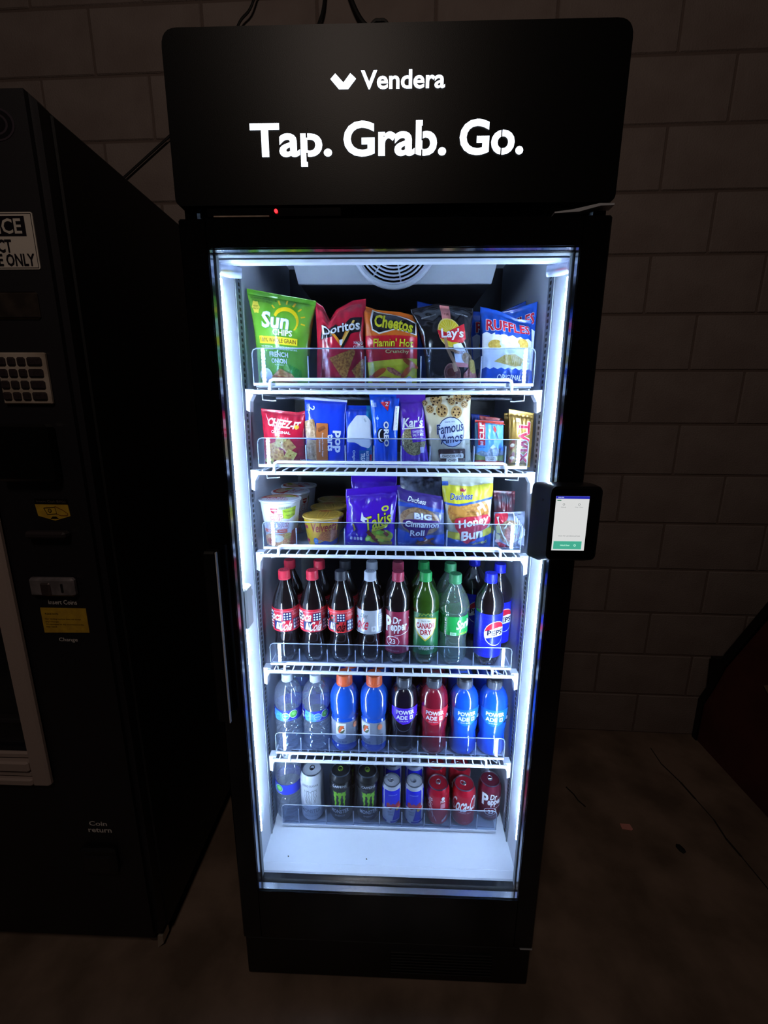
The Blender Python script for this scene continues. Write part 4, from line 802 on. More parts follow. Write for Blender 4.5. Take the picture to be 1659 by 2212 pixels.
W1 = water('clear water bottle with blue label, leftmost on the sports drink shelf', (-.283, .224, Z5))
W2 = dup(W1, (-.205, .224, Z5), 'clear water bottle with blue label, second from the left', R(14))
dup(W1, (-.272, .305, Z5), 'clear water bottle behind the leftmost water bottle', R(40)); dup(W1, (-.1955, .305, Z5), 'clear water bottle behind the second water bottle', R(60))
GAT = [(.0, .003), (.026, .0), (.035, .004), (.0385, .012), (.0392, .022), (.0382, .028), (.0382, .098), (.0370, .107), (.0388, .116), (.0405, .128), (.0408, .150), (.0392, .166), (.0342, .181), (.0262, .192), (.0205, .198), (.0195, .202)]
GBL = sports('blue', '#1a55c4', '#1648b0')
def gat_art(A):
    A.r(-32, .052, 10, .095, '#d6dae6'); A.p([(-32, .052), (10, .052), (-4, .046), (-20, .046)], '#d6dae6'); A.e(-10, .076, 15, .012, '#4a5a40'); A.p([(-22, .068), (-12, .088), (4, .088), (-2, .080), (6, .079), (-18, .064)], '#d8602c'); A.p([(-4, .079), (6, .078), (-14, .068)], '#f4f0ea')
    A.t('COOL BLUE', -10, .037, 44, .006, '#3a4c80', bold=.03); A.r(40, .030, 66, .066, '#9aa4ba'); A.r(42, .032, 64, .064, '#7f8698')
    for k in range(5): A.line([(43, .060-k*.006), (62, .060-k*.006)], .0007, '#4a5060')
    A.e(50, .086, 10, .009, '#d88a6a'); A.t('THIRST QUENCHER', -10, .030, 42, .003, '#5a648a')
GLB = clear_mat('smoky_clear_label', '#9aa0b0', haze=.45, hazecol='#8d93a3', fres=1.4, rough=.2)
oc = capm('#d4582c')
g1 = bottle('sports_drink_bottle', 'bright blue sports drink with orange cap, the left of two in front', 'sports drink', B5, (-.125, .226, Z5), GAT, GBL, (.0218, .196, .030, oc, True, '#000000', False), (.030, .098, mat('label_smoky', '#7d8698', .35, col2='#8f97a8', scale=14)), gat_art)
dup(g1, (-.043, .226, Z5), 'bright blue sports drink with orange cap, the right of two in front', R(-24)); dup(g1, (-.1155, .312, Z5), 'blue sports drink behind the left orange capped one', R(50)); dup(g1, (-.0335, .312, Z5), 'blue sports drink behind the right orange capped one', R(90))
POW = [(.0, .003), (.027, .0), (.036, .004), (.0392, .014), (.0390, .030), (.0374, .050), (.0374, .068), (.0388, .082), (.0396, .092), (.0398, .100), (.0400, .112), (.0400, .148), (.0394, .160), (.0372, .172), (.0322, .184), (.0248, .193), (.0200, .197), (.0190, .201)]
def pow_art(c, dark, tail):
    def f(A):
        A.p([(-60, .148), (62, .148), (62, .128), (38, .112), (14, .101), (-10, .098), (-34, .106), (-60, .122)], c)
        A.p([(62, .140), (95, .144), (95, .110), (52, .106), (30, .107), (50, .120)], dark); A.t('POWER', 0, .135, 72, .0125, W_, bold=.06); A.t('ADE', -14, .1195, 44, .0125, W_, bold=.06); A.r(16, .1135, 30, .1255, W_); A.r(20.5, .116, 25.5, .123, c)
        A.t('ZERO', 58, .118, 20, .009, '#c8ccd8', bold=.04, rot=-20); A.t(tail, -6, .1085, 34, .0032, W_, bold=.01); A.line([(66, .138), (80, .128)], .002, '#d0d4e0')
        for k in range(5): A.r(-98, .114+k*.007, -66, .117+k*.007, c)
    return f
pmod = lambda a, z: 1-.05*math.exp(-((z-.056)/.016)**2)*(.5+.5*math.cos(4*a))
def power(lab, x, c, c2, pc, dk, tail, rz):
    b = bottle('sports_drink_bottle', lab, 'sports drink', B5, (x, .226, Z5), POW, sports(tail.lower(), c, c2), (.0192, .199, .022, capm('#131316'), True, '#000000', False), None, None, rz=R(rz), mod=pmod)
    p = smooth_prof(POW, 4); label_art(pow_art(pc, dk, tail), p, 'label_print', b, off=.0007)
    MB().lathe([(.0202, .193), (.0215, .197), (.0212, .213), (.0198, .2165)], 36, cap=False).build('clear_collar', clear_mat('smoke_collar', '#8a8c96', haze=.12), b, smooth=True)
    return b
P1 = power('dark purple sports drink with black cap and violet label', .039, '#120c1a', '#0c0810', '#4a22c4', '#0e0c14', 'GRAPE', 6)
P2 = power('red sports drink with black cap and red label', .121, '#7e1226', '#6a0e20', '#c42238', '#4a0e18', 'FRUIT PUNCH', 2)
P3 = power('blue sports drink with black cap, left one of the pair at right', .204, '#1554d0', '#1148b4', '#1f74ea', '#12284e', 'MIXED BERRY', 6)
P4 = dup(P3, (.284, .226, Z5), 'blue sports drink with black cap, touching the right end of the row', R(-2))
for src, x, lab in ((P1, .0475, 'dark purple sports drink behind the front purple one'), (P2, .1275, 'red sports drink behind the front red one'), (P3, .2075, 'blue sports drink behind the left blue black capped one'), (P3, .2875, 'blue sports drink behind the right blue black capped one')): dup(src, (x, .312, Z5), lab, R(random.uniform(20, 60)))
water('clear water bottle on the fridge floor, beside the white can', (-.293, .222, Z6), R(-62), B6)
# cans
ALU = mat('can_aluminium', '#b4bac4', .28, 1.0, bump=.02); ALD = mat('lid_aluminium', '#9aa2ae', .32, 1.0)
def can(label, loc, r, h, bodym, art, group=B6, rz=0, tab=None, neck=.0055):
    t = thing('drink_can', label, 'can', loc, rz, group)
    p = [(0, .006), (r*.60, .005), (r*.72, 0), (r*.80, .002), (r*.97, .011), (r, .016), (r, h-.022), (r*.985, h-.018), (r-neck, h-.006), (r-neck-.0006, h-.004)]
    MB().lathe(p, 48).build('can_body', bodym, t, smooth=True, angle=50)
    rl = r-neck
    ld_ = MB().lathe([(rl-.0004, h-.0045), (rl+.0012, h-.002), (rl+.0008, h), (rl-.0008, h), (rl-.0022, h-.0055), (rl*.80, h-.0058), (rl*.76, h-.0046), (0, h-.0046)], 40, cap=False).build('lid', ALD, t, smooth=True, angle=35)
    k = MB(); q = [(.0062*math.cos(a), .004+.0085*math.sin(a), h-.0034) for a in [2*math.pi*i/20 for i in range(20)]]; k.tube(q, .0013, 6, closed=True); k.lathe([(0, h-.0046), (.0026, h-.0046), (.0026, h-.0026), (0, h-.0022)], 12); k.tube([(-.004, .001, h-.0033), (.004, .001, h-.0033)], .0012, 6)
    k.build('pull_tab', tab or ALU, ld_, smooth=True, rot=(0, 0, R(random.uniform(-70, 70))))
    v = MB(); n = 20; v.add([(.0085*math.cos(2*math.pi*i/n), -.009+.0062*math.sin(2*math.pi*i/n), h-.0042) for i in range(n)], [tuple(range(n))]); v.build('pour_mouth', ALU, ld_)
    pp = [(a+.0, z) for a, z in p if z >= .002][0:]; 
    if art: label_art(art, [(a, z) for a, z in p[2:]], 'can_print', t)
    return t
def claw(A, col, z0, z1, w, outline=None):
    for k, (x, l) in enumerate(((-24, .10), (0, .0), (24, .12))):
        top, bot = z1-l*.0, z0+(z1-z0)*(.12 if k != 1 else 0); pts_l, pts_r = [], []
        for i in range(13):
            f = i/12; z = top+(bot-top)*f; ww = w*(1-f*.75)*(1+.25*math.sin(i*2.3+k)); cx = x*(1-.12*f)+2.2*math.sin(i*1.7+k*2)
            pts_l.append((cx-ww, z)); pts_r.append((cx+ww, z))
        poly = pts_l+pts_r[::-1]
        if outline:
            A.line(pts_l, .0008, outline); A.line(pts_r, .0008, outline)
        else: A.p(poly, col)
    if outline: A.line([(-31, z1), (-20, z1-.004), (-10, z1-.001), (0, z1-.006), (12, z1-.001), (31, z1)], .0009, outline)
    else: A.p([(-36, z1+.003), (-18, z1-.002), (0, z1-.006), (18, z1-.002), (34, z1+.003), (24, z1-.010), (4, z1-.012), (-22, z1-.010)], col)
def mw_art(A):
    claw(A, '#a0a6b0', .062, .112, 8, '#3c4048'); A.t('MONSTER', 0, .042, 96, .013, '#8c929e', bold=.02); A.t('ZERO ULTRA', 0, .026, 66, .006, '#98a0ac', bold=.02); A.t('ZERO SUGAR', 0, .128, 80, .007, '#6c727c', bold=.02); A.t('ENERGY DRINK', 0, .0335, 50, .004, '#9aa2ae')
def mb_art(A):
    A.r(-180, .118, 180, .138, '#0a0a0c'); claw(A, '#6fae2e', .050, .108, 8); A.t('MONSTER', 0, .043, 92, .013, '#d4d8de', bold=.03); A.t('ENERGY', 0, .0285, 52, .0055, '#a8acb4', bold=.02); A.t('CAFFEINE', 0, .128, 70, .008, '#b8bcc4', bold=.03)
def rb_art(A):
    A.r(-50, .062, 54, .120, '#1a22c0'); A.r(-180, .062, -60, .118, '#1a22c0'); A.r(70, .062, 180, .118, '#1a22c0'); A.p([(20, .062), (54, .062), (54, .020), (2, .020)], '#1a26b8'); A.r(-180, .012, 180, .018, '#2a3aa8'); A.p([(-34, .018), (-10, .018), (-10, .012), (-34, .012)], '#dfe4ee')
    A.p([(-34, .078), (-20, .082), (-8, .074), (4, .080), (18, .074), (40, .082), (48, .078), (48, .064), (30, .058), (10, .064), (-10, .058), (-34, .064)], '#8c2a40'); A.p([(28, .064), (44, .072), (62, .064), (48, .056)], '#c83a34'); A.e(34, .058, 12, .006, '#d8b040'); A.t('ENERGY', -8, .050, 34, .006, '#7c869c', bold=.03); A.t('DRINK', -8, .042, 28, .006, '#7c869c', bold=.03); A.t('VITALIZES BODY AND MIND', 4, .108, 50, .003, '#a8b4f0')
def ck_art(big):
    def f(A):
        if big:
            A.to('Coca-Cola', 18, .080, 170, .046, '#eceef2', '#8c1024', .012, .03, rot=7, sh=.3); A.line([(-70, .075), (-40, .062), (0, .058), (30, .066), (60, .060)], .0022, '#eceef2'); A.t('ORIGINAL TASTE', 6, .052, 64, .004, '#f0d4d8', bold=.02); A.t('12 FL OZ', 14, .020, 40, .006, '#d890a0')
        else:
            for k in range(5): A.line([(-75+k*8, .108-k*.010), (-48+k*5, .094-k*.012), (-30, .088-k*.014)], .0020, '#e0a8b0')
            A.t('FIFA', 20, .088, 24, .008, W_, bold=.04); A.e(20, .098, 8, .006, W_); A.r(8, .066, 32, .082, '#d890a0'); A.line([(-60, .040), (-40, .052), (-20, .036), (-10, .022)], .0016, '#e8b8c0'); A.t('Cola', -52, .070, .06, 26, '#e8c4cc', rot=80, sh=.3); A.p([(16, .018), (44, .030), (44, .038), (16, .026)], '#d0c0c8')
            for k in range(5): A.r(66, .030+k*.014, 84, .036+k*.014, '#c87080')
    return f
def dp_art(A):
    A.to('Dr', 14, .091, 34, .019, W_, '#4a0e20', .02, .04, sh=.1); A.to('epper', 22, .069, 76, .023, W_, '#4a0e20', .02, .05, sh=.1, rot=4); A.to('P', -28, .080, 32, .040, W_, '#4a0e20', .02, .06); A.line([(62, .090), (74, .074), (56, .058), (20, .052)], .0016, W_); A.e(0, .042, 30, .013, W_); A.e(0, .042, 27, .0115, '#6c1a30'); A.t('23', 2, .042, 26, .013, W_, bold=.03); A.t('AUTHENTIC BLEND', 6, .024, 54, .004, '#d0a0b0')
CW = mat('can_white', '#cfd4de', .35, .15, col2='#c2c8d4', scale=30); CKB = mat('can_black', '#1c1d20', .3, .4, col2='#2c2d30', scale=25); CS = mat('can_silver', '#c6ccda', .3, .3); CR = mat('can_red', '#b8152e', .28, .45, coat=.3); CD = mat('can_maroon', '#6c1a30', .28, .45, coat=.3)
yc = .221
can('white energy drink can with claw outline, beside the water bottle', (-.224, yc, Z6), .0335, .158, CW, mw_art, tab=mat('tab_dark', '#24262c', .4, .6))
m1 = can('black energy drink can with green claw mark, the left one', (-.140, yc, Z6), .0325, .158, CKB, mb_art, tab=mat('tab_green', '#7c9a28', .35, .5))
dup(m1, (-.062, yc, Z6), 'black energy drink can with green claw mark, the right one', R(8))
rb = can('slim blue and silver energy drink can, the left one', (.008, .213, Z6), .0270, .134, CS, rb_art, neck=.0035, rz=R(4))
dup(rb, (.073, .213, Z6), 'slim blue and silver energy drink can, the right one', R(-8))
c1 = can('red cola can turned sideways, left of the two red cans', (.142, .220, Z6), .0332, .124, CR, ck_art(False))
c2 = can('red cola can with big white script, right of the two red cans', (.217, .220, Z6), .0332, .124, CR, ck_art(True), rz=R(-6))
d1 = can('maroon soda can with white lettering, at the right wall', (.2945, .238, Z6), .0332, .124, CD, dp_art, rz=R(-4))
dup(rb, (.010, .285, Z6), 'slim energy drink can behind the left slim can'); dup(rb, (.076, .285, Z6), 'slim energy drink can behind the right slim can'); dup(c2, (.140, .292, Z6), 'red can standing behind the sideways cola can', R(40)); dup(c2, (.214, .292, Z6), 'red can standing behind the big script cola can', R(20)); dup(m1, (-.138, .293, Z6), 'black can behind the left claw mark can', R(30)); dup(m1, (-.062, .293, Z6), 'black can behind the right claw mark can', R(10))

# noodle and pasta cups
def cup(name, label, loc, rb_, rt_, h, bodym, art, lidm, lid_art, rz=0, group=G3, rim='#d8dce2'):
    t = thing(name, label, 'cup', loc, rz, group)
    p = [(0, .003), (rb_*.86, .003), (rb_*.9, 0), (rb_, .001)]+[(rb_+(rt_-rb_)*k/8, .001+(h-.006)*k/8) for k in range(1, 9)]
    MB().lathe(p, 56).build('cup_body', bodym, t, smooth=True, angle=40)
    MB().lathe([(rt_, h-.0075), (rt_+.003, h-.006), (rt_+.0035, h-.004), (rt_+.002, h-.0022), (rt_-.001, h-.003)], 56, cap=False).build('rim', mat('rim_'+rim[1:], rim, .4), t, smooth=True)
    ld_ = MB().lathe([(rt_+.001, h-.0024), (rt_+.0032, h-.002), (rt_+.0032, h-.0012), (rt_-.003, h-.0008), (0, h-.0008)], 56, cap=False).build('lid', lidm, t, smooth=True, angle=30)
    if art: label_art(art, p[3:], 'cup_print', t)
    if lid_art:
        A = Art(1, 1, .01); lid_art(A, rt_); A.build('lid_print', lambda u, v, o: np.stack([u, v, np.full_like(u, h-.0008)+o], -1), ld_, off=.0003)
    return t
def cn_art(A):
    A.p([(-16, .100), (-14, .090), (-6, .086), (4, .090), (6, .100)], '#a81c34'); A.t('NISSIN', -5, .095, 17, .004, W_, bold=.03)
    for k in range(14): A.r(10+k*2.6, .097, 11.4+k*2.6, .103, '#7c8a5c')
    A.p(sup([(22, .074), (20, .096), (64, .102), (62, .080), (40, .071)], .002, 3), '#a3bf38'); A.t('Microwaveable', 42, .092, 36, .006, '#2c4418', rot=3); A.t('Paper Cup', 44, .081, 28, .006, '#2c4418', rot=3)
    A.to('CUP', 0, .076, 44, .017, '#f4eef0', '#c03a50', .07, .05); A.to('NOODLES', 2, .057, 74, .018, '#f4eef0', '#c03a50', .07, .05)
    A.p(sup([(-50, .037), (-50, .046), (34, .046), (34, .037)], .002, 3), '#d8664c'); A.t('CHICKEN', -16, .0415, 32, .006, W_, bold=.05); A.t('FLAVOR', 18, .0415, 20, .003, W_)
    A.p([(-60, .002), (-60, .024), (-30, .034), (0, .033), (30, .036), (60, .030), (60, .002)], 'noodle'); A.e(0, .022, 22, .010, '#e8dcc0'); A.e(38, .028, 14, .008, 'chipy'); A.e(-30, .014, 14, .008, '#c04a30'); A.p([(44, .002), (50, .040), (95, .052), (95, .002)], '#c8543c')
def cn_lid(A, r):
    A.e(0, 0, r*.97, r*.97, '#d4d9e2'); A.p([(r*.96*math.cos(R(a)), r*.96*math.sin(R(a))) for a in range(20, 200, 10)], '#c04a40'); A.p([(r*.80*math.cos(R(a)), r*.80*math.sin(R(a))+.001) for a in range(10, 171, 10)], 'lidfood'); A.e(r*.45, r*.42, r*.3, r*.14, '#a3bf38'); A.t('CUP', -r*.1, -r*.12, r*.9, r*.26, '#b83a50', bold=.04); A.t('NOODLES', -r*.02, -r*.46, r*1.1, r*.24, '#b83a50', bold=.04)
CUPW = mat('cup_white', '#dfe2e8', .45)
cn = cup('noodle_cup', 'white noodle cup with red lettering in front at the left end', (-.2805, .236, 1.134), .0365, .049, .118, CUPW, cn_art, mat('lid_white', '#d4d9e2', .35), cn_lid)
dup(cn, (-.279, .338, 1.134), 'white noodle cup in the middle of the row of three', R(70)); dup(cn, (-.279, .440, 1.134), 'white noodle cup farthest back in the row of three', R(120))
def vl_art(A):
    A.r(-100, .004, -36, .068, '#e8bc20'); A.to('Velveeta', 12, .052, 86, .024, '#a8202c', '#f0c848', .02, .03, rot=4, sh=.2); A.p([(-22, .018), (-8, .026), (4, .040), (36, .044), (64, .040), (64, .016), (20, .016)], 'shell'); A.p([(-24, .004), (-26, .016), (-6, .010), (14, .017), (34, .012), (70, .020), (70, .004)], '#1d4496'); A.e(-18, .016, 9, .008, '#2f80c8'); A.t('220', -18, .018, 10, .004, W_, bold=.03); A.t('CAL', -18, .0125, 8, .003, W_); A.t('ORIGINAL', -2, .017, 16, .004, '#a8c8f0')
    for z, c in ((.050, '#c83a5c'), (.030, '#d0a020'), (.014, '#c83a5c')): A.p(sup([(-66, z-.004), (-66, z+.004), (-44, z+.004), (-44, z-.004)], .001, 3), c)
    for k in range(5): A.line([(-66, .062-k*.003), (-48, .062-k*.003)], .0007, '#a86c20')
def vl_lid(A, r):
    A.e(0, 0, r*.98, r*.98, '#c8a03c')
    for k in range(-4, 5):
        w = math.sqrt(max(.05, 1-(k*.2)**2))*r*1.6; A.t('Velveeta Shells & Cheese', 0, k*r*.2, w, r*.10, '#6a4018', bold=.02)
    A.e(0, r*.62, r*.35, r*.1, '#b84a30')
ve = cup('pasta_cup', 'yellow pasta cup with red script in front of its row', (-.1735, .240, 1.134), .038, .0485, .076, mat('cup_yellow', '#e6a91c', .38), vl_art, mat('lid_yellow', '#c8a03c', .35, .3), vl_lid, rim='#c9a860')
dup(ve, (-.1735, .342, 1.134), 'yellow pasta cup second in its row, behind the front one', R(15)); dup(ve, (-.1735, .444, 1.134), 'yellow pasta cup third in its row', R(-10))

# ================================================================== payment terminal on the door
PT = thing('payment_terminal', 'black card and phone payment terminal with lit screen on the fridge door', 'payment terminal', (.327, 0, 1.262))
TB = mat('terminal_black', '#101012', .35, bump=.03, bscale=900)
m = MB(); yb_, yf = -.0005, -.058
def rr(x0, x1, z0, z1, r): return sup([(x0, z0), (x1, z0), (x1, z1), (x0, z1)], r, 5)
back = rr(-.056, .052, -.078, .072, .012); mid = rr(-.052, .052, -.074, .074, .012); front = rr(-.041, .050, -.064, .074, .012)
n = len(back); m.v = [(x, yb_, z) for x, z in back]+[(x, -.030, z) for x, z in mid]+[(x, yf+.004, z) for x, z in front]+[(x*.985, yf, z*.985) for x, z in front]
for l in range(3): m.f += [(l*n+i, (l+1)*n+i, (l+1)*n+(i+1) % n, l*n+(i+1) % n) for i in range(n)]
m.f += [tuple(range(3*n, 4*n))[::-1], tuple(range(n))]; m.f = [tuple(reversed(f)) for f in m.f]; m.m = [0]*len(m.f)
m.build('housing', TB, PT, smooth=True, angle=35)
MB().prism(rr(-.036, .046, -.058, .068, .006), -.0605, -.058).build('front_glass', GLOSSB, PT)
SCR = mat('screen_white', '#dfe2e2', .3, emit=.85)
scr = MB().box(-.032, .026, -.0612, -.0600, -.044, .056).build('screen', SCR, PT)
def emi(name, h, s): return mat(name, h, .4, emit=s)
MB().box(-.032, .026, -.0616, -.0606, .0515, .056).build('status_bar', emi('screen_blue', '#2a2fc0', .7), scr)
MB().box(-.0295, .0205, -.0616, -.0606, -.0415, -.0265).build('unlock_button', emi('screen_teal', '#4fc2a4', .7), scr)
def scr_text(body, cx, cz, w, h, mm, name='screen_text'):
    v, t, e = text_tris(body, .0); v = v/e*np.array([w, h]); MB().add([(cx+a, -.0620, cz+b) for a, b in v], [tuple(x) for x in t]).build(name, mm, scr)
sg = emi('screen_grey', '#6a6e70', .3); sw = emi('screen_lettering', '#f4fffa', .9)
scr_text('Scan for product prices', -.003, -.0165, .038, .0028, sg); scr_text('Unlock Door', -.009, -.034, .017, .0026, sw); scr_text('Unlock', -.018, .0365, .009, .002, sg); scr_text('Help / Menu', .009, .0365, .014, .002, sg); scr_text('10:00 PM', -.024, .0538, .010, .002, sw)
MB().box(-.030, -.023, -.0617, -.0608, .0478, .0492).build('progress_bar', emi('screen_green', '#2f8a6a', .5), scr)
for x, z, mm in ((-.018, .0415, sg), (.009, .0415, sg), (.0085, -.034, sw)):
    MB().tube([(x+.0017*math.cos(a), -.0617, z+.0017*math.sin(a)) for a in [i*.7 for i in range(9)]], .0003, 4, closed=True).build('screen_icon', mm, scr)
MB().lathe([(0, 0), (.0022, 0), (.0022, .001), (0, .001)], 12).build('side_sensor', BLACKM, PT, (-.0478, -.040, .045), rot=(0, R(-90), 0))

# ================================================================== vending machine at the left
VM = thing('vending_machine', 'black snack vending machine cut by the left edge, with keypad and coin slot', 'vending machine', (-1.05, .04, 0))
ox = 1.05
VB = mat('machine_black', '#0b0b0d', .55, bump=.05, bscale=500); VF = mat('machine_front', '#17151a', .5, bump=.06, bscale=600)
def vb(x0, x1, y0, y1, z0, z1, name, mm, b=.002, par=None): return MB().bbox(x0+ox, x1+ox, y0-.04, y1-.04, z0, z1, b).build(name, mm, par or VM)
vb(-1.55, -.615, .075, .90, .05, 1.985, 'cabinet', VB, .006)
FX0, FX1, FZ0, FZ1 = -1.545, -.632, .07, 1.997
wx0, wx1, wz0, wz1 = -1.46, -.862, .66, 1.78
m = MB()
for a in ((FX0, wx0, FZ0, FZ1), (wx1, FX1, FZ0, FZ1), (wx0, wx1, wz1, FZ1), (wx0, wx1, FZ0, wz0)): m.box(a[0]+ox, a[1]+ox, 0, .036, a[2], a[3])
m.prism([(FX1+ox, FZ0), (FX1+ox+.014, FZ0), (FX1+ox+.014, FZ1-.014), (FX1+ox, FZ1)], .010, .036); m.build('front_door', VF, VM)
vb(wx0, wx1, .09, .11, wz0, wz1, 'window_back', BLACKM); 
fr = mat('taupe_frame', '#a8968e', .5, bump=.1, bscale=400)
m = MB(); t_ = .044
for z0, z1, x0, x1 in ((wz0-.09, wz1+.045, wx1-.002, wx1+.042), (wz0-.09, wz1+.045, wx0-.042, wx0+.002)): m.bbox(x0+ox, x1+ox, -.016, .0, z0, z1, .005)
m.bbox(wx0+ox, wx1+ox, -.016, 0, wz1, wz1+.045, .005); m.build('window_frame', fr, VM)
for i, (z0, z1, d) in enumerate(((.572, .592, .018), (.594, .612, .012), (.614, .642, .020), (.645, .662, .010))): vb(wx0, wx1, .04-d, .04, z0, z1, 'lower_frame_rail', fr, .004)
vb(wx0, wx1, .050, .054, wz0, wz1, 'window_pane', GLASS, .0005)
for z in (.72, .95, 1.2, 1.45): vb(wx0+.01, wx1-.005, .058, .088, z, z+.012, 'product_shelf', mat('shelf_dark', '#3a3436', .4, .6), .002)
# notice plate
npx, npz = -.729, 1.763
pl = MB().prism(sup([(npx-.079+ox, 1.716), (npx+.079+ox, 1.716), (npx+.079+ox, 1.810), (npx-.079+ox, 1.810)], .004, 4), -.0015, 0).build('notice_plate', mat('notice_white', '#c8bfb4', .35), VM)
A = Art(1, 1, .05); n_ = '#18141c'
for x0, z0, x1, z1 in ((-.0765, .0440, .0765, .0450), (-.0765, -.0450, .0765, -.0440), (-.0765, -.0450, -.0755, .0450), (.0755, -.0450, .0765, .0450)): A.r(x0, z0, x1, z1, n_, 1)
A.r(-.068, .008, .063, .0405, n_, 1); A.t('NOTICE', -.001, .0243, .114, .025, '#c8bfb4', bold=.03, lay=3); A.t('EXACT', 0, -.008, .064, .022, n_, bold=.04, lay=3); A.t('CHANGE ONLY', .0005, -.0312, .142, .021, n_, bold=.04, lay=3); A.build('notice_print', plane_map(npx+ox, -.0016, npz), pl, off=.0002)
# round emblem, display
A = Art(1, 1, .05)
for r0, c in ((.034, '#3c343c'), (.030, '#17151a'), (.022, '#3c343c'), (.018, '#17151a')): A.e(0, 0, r0, r0*.75, c, n=28)
A.build('round_emblem', plane_map(-.69+ox, -.0002, 1.945), VM)
dp = vb(-.79, -.664, .036, .042, 1.63, 1.678, 'price_display', mat('display_dark', '#2a2420', .2, col2='#3a322c', scale=30), .004)
# keypad
kp = vb(-.762, -.665, .032, .040, 1.474, 1.570, 'keypad_plate', mat('keypad_steel', '#d8c8b8', .35, .35, col2='#b8a694', scale=14), .002)
kd = mat('key_dark', '#2a2224', .4, col2='#342a2c', scale=200)
for r_ in range(4):
    zc = 1.553-r_*.0215
    for c_ in range(3): vb(-.759+c_*.0195, -.743+c_*.0195, .029, .033, zc-.008, zc+.008, 'key', kd, .0025, kp)
    vb(-.7005, -.6715, .029, .033, zc-.008, zc+.008, 'wide_key', kd, .0025, kp)
# card reader, bill slot, coin slot, stickers and lettering
vb(-.79, -.672, .012, .040, 1.322, 1.436, 'card_reader', mat('reader_black', '#070708', .25), .006)
yel = mat('sticker_yellow', '#c8a028', .6, col2='#b89028', scale=60)
st = MB().prism([(-.743+ox, 1.271), (-.743+ox+.003, 1.246), (-.705+ox, 1.236), (-.671+ox, 1.246), (-.673+ox, 1.271)], -.0012, 0).build('bill_sticker', yel, VM)
A = Art(1, 1, .05); A.r(-.0375, .030, .033, .0415, '#0c0a0a', 1); A.t('Insert Cash Bill(s)', -.002, .0355, .062, .006, '#5a5048', lay=2)
A.line([(-.020, .022), (.004, .024), (.006, .010), (-.014, .008), (-.020, .022)], .0016, '#2a1a0c', 2); A.line([(.004, .026), (.020, .018), (.030, .010), (.028, .006), (.014, .006), (.004, .010)], .0012, '#6a2a10', 2); A.e(-.008, .0165, .004, .0045, '#2a1a0c', 2, 14); A.e(-.008, .0165, .0025, .003, '#a8862a', 3, 14); A.p([(-.009, -.001), (.009, -.001), (.004, .004), (-.004, .004)], '#1a1208', 2)
A.build('bill_print', plane_map(-.705+ox, -.0013, 1.241), st, off=.0002)
vb(-.762, -.675, .018, .040, 1.200, 1.216, 'bill_slot', mat('slot_grey', '#2c2628', .4), .005)
cp = vb(-.778, -.679, .024, .040, 1.069, 1.111, 'coin_plate', mat('coin_steel', '#8a8284', .35, .3, col2='#6c6668', scale=40), .005)
vb(-.750, -.728, .020, .026, 1.072, 1.102, 'coin_button', mat('coin_button_metal', '#8a7c7c', .3, .9), .003, cp); vb(-.706, -.701, .022, .026, 1.080, 1.100, 'coin_opening', BLACKM, .001, cp)
A = Art(1, 1, .05); gw = '#dcd6d0'
A.t('Insert Coins', -.721, 1.050, .064, .0105, gw, bold=.01, lay=1); A.t('Change', -.723, .958, .043, .0115, gw, bold=.01, lay=1); A.t('Coin', -.731, .448, .046, .014, gw, bold=.03, lay=1); A.t('return', -.7285, .427, .060, .013, gw, bold=.03, lay=1)
for rr_ in (.022, .012): A.line([(-.728+rr_*math.cos(i*.4), .905+rr_*math.sin(i*.4)) for i in range(17)], .0012, '#241f22', 1)
A.build('door_lettering', plane_map(ox, -.0002, 0), VM, off=.0003)
s2 = MB().prism([(-.774+ox, 1.036), (-.774+ox, .976), (-.671+ox, .978), (-.671+ox, 1.036)], -.0012, 0).build('yellow_notice', yel, VM)
A = Art(1, 1, .05); A.t('PLEASE NOTE:', -.750, 1.022, .030, .004, '#2a1c08', bold=.02, lay=1)
for i, (s_, w_) in enumerate((('Our vending machine does not accept', .082), ('any change', .030), ('We apologize for any inconvenience this', .086), ('may cause', .024))): A.t(s_, -.770+w_/2+.003, 1.0095-i*.0065, w_, .0042, '#2a1c08', lay=1)
A.build('yellow_notice_print', plane_map(ox, -.0013, 0), s2, off=.0002)
vb(-.782, -.690, .024, .041, .300, .382, 'coin_cup', mat('cup_dark', '#141216', .35), .006); vb(-.772, -.700, .020, .028, .312, .366, 'coin_cup_flap', mat('flap_dark', '#1c191d', .3), .004)
for x in (-.66, -1.50):
    for y in (.10, .80): MB().lathe([(0, 0), (.024, 0), (.024, .01), (.012, .014), (.012, .052), (0, .052)], 16).build('levelling_foot', mat('foot_steel', '#8a8078', .4, .8), VM, (x+ox, y-.04, 0), True)
MB().prism([(-.640+ox, .0), (-.622+ox, .018), (-.622+ox, .045), (-.636+ox, .045)], .02, .05).build('corner_foot', mat('foot_bright', '#cfc4b4', .35, .5), VM)
pack('chip_bag', 'dim red snack bag behind the vending machine window at the left edge', 'chip bag', (-1.0, .074, 1.10), (-.872, .074, 1.10), (-.875, .074, .966), (-.995, .074, .966), .022, film('dimred', '#8a2038', '#a0304a'), None, None, seed=31)

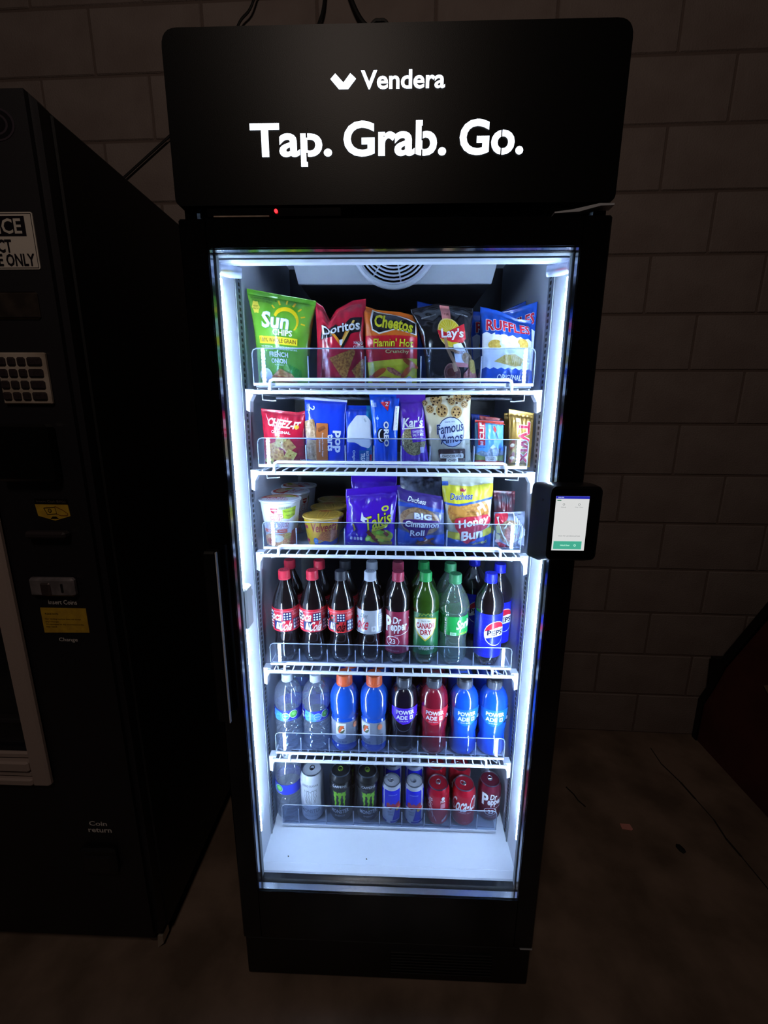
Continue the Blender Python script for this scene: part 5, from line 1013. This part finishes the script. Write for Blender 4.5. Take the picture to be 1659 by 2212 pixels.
# ================================================================== red cabinet at the right edge and litter
RC = thing('red_cabinet', 'dark red cabinet with sloping black edged back, cut by the right edge', 'cabinet', (1.403, .68, 0))
def side(poly, x0, x1, name, mm):
    n = len(poly); m = MB(); vs = [(x0, y-.7, z) for y, z in poly]+[(x1, y-.7, z) for y, z in poly]
    tri = tessellate_polygon([[Vector((y, z, 0)) for y, z in poly]])
    m.add(vs, [tuple(t) for t in tri]+[tuple(i+n for i in reversed(t)) for t in tri]+[(i, i+n, (i+1) % n+n, (i+1) % n) for i in range(n)]); return m.build(name, mm, RC)
redm = mat('dark_red_panel', '#643430', .55, col2='#552a26', scale=6, bump=.05)
side([(.945, .0), (.945, .20), (.90, .30), (.86, .42), (.70, .76), (.60, .95), (.28, .95), (.28, 0)], .004, .50, 'cabinet_body', redm)
side([(.960, .0), (.964, .20), (.925, .30), (.94, .43), (.905, .435), (.885, .42), (.875, .475), (.715, .815), (.61, .98), (.58, .97), (.70, .775), (.855, .435), (.895, .30), (.935, .19), (.935, 0)], -.004, .5, 'black_edge_trim', BLACK)
MB().prism([(0, 0), (.01, 0), (.01, .01), (0, .01)], 0, .01)
lb = side([(.676, .467), (.640, .440), (.60, .47), (.64, .497)], -.001, .004, 'tan_sticker', mat('tan_paper', '#9a7c68', .7))
pp = MB(); pp.add([(-.020, -.008, .001), (.012, -.014, .002), (.018, -.010, .003), (.016, .008, .004), (-.018, .012, .002), (-.020, -.008, .0025), (.012, -.014, .0035), (.018, -.010, .0045), (.016, .008, .0055), (-.018, .012, .0035)], [(4, 3, 2, 1, 0), (5, 6, 7, 8, 9), (0, 1, 6, 5), (1, 2, 7, 6), (2, 3, 8, 7), (3, 4, 9, 8), (4, 0, 5, 9)])
o = pp.build('paper_scrap', mat('pink_paper', '#e89a90', .8), None, (.859, .471, 0)); tag(o, 'small torn pink paper scrap lying on the concrete floor', 'paper scrap')
pb = MB().lathe([(0, 0), (.012, .001), (.014, .005), (.008, .009), (0, .010)], 9, mod=lambda a, z: 1+.25*math.sin(a*2+1)).build('pebble', mat('dark_stone', '#0c0908', .8), None, (1.004, .395, 0)); tag(pb, 'small dark pebble on the floor right of the paper scrap', 'pebble')
tw = MB().tube([(.705, .635, .003), (.722, .60, .004), (.728, .575, .003), (.745, .548, .003)], .002, 6).build('twig', mat('twig_brown', '#120c09', .8), None); tag(tw, 'thin dark twig lying on the floor between fridge and paper scrap', 'twig')
ckm = mat('crack_dark', '#2a211b', .9); pts = [(1.166, .862), (1.160, .771), (1.182, .677), (1.190, .60), (1.199, .514), (1.190, .44), (1.195, .378), (1.2, .277), (1.23, .15)]
m = MB()
for i in range(len(pts)-1):
    (xa, ya), (xb, yb2) = pts[i], pts[i+1]; w = .0022+.001*(i % 3); m.add([(xa-w, ya, .0004), (xb-w, yb2, .0004), (xb+w, yb2, .0004), (xa+w, ya, .0004)], [(3, 2, 1, 0)])
m.build('floor_crack', ckm, fl)
cr_ = MB().lathe([(0, 0), (.0016, .0003), (.0018, .0012), (0, .002)], 7, mod=lambda a, z: 1+.3*math.sin(a*2)).mesh('crumb', mat('crumb_dark', '#1c1814', .8))
for x, y, z, lab in ((-.269, .098, .2902, 'tiny dark crumb on the white fridge floor, left one'), (-.057, .098, .2902, 'tiny dark crumb on the white fridge floor, middle one')):
    tag(link('crumb', cr_, None, (x, y, z)), lab, 'crumb', 'crumbs on the fridge floor')
MB().box(-.330, .330, .0795, .0812, .2898, .2905).build('floor_seam', GREYG, FR)
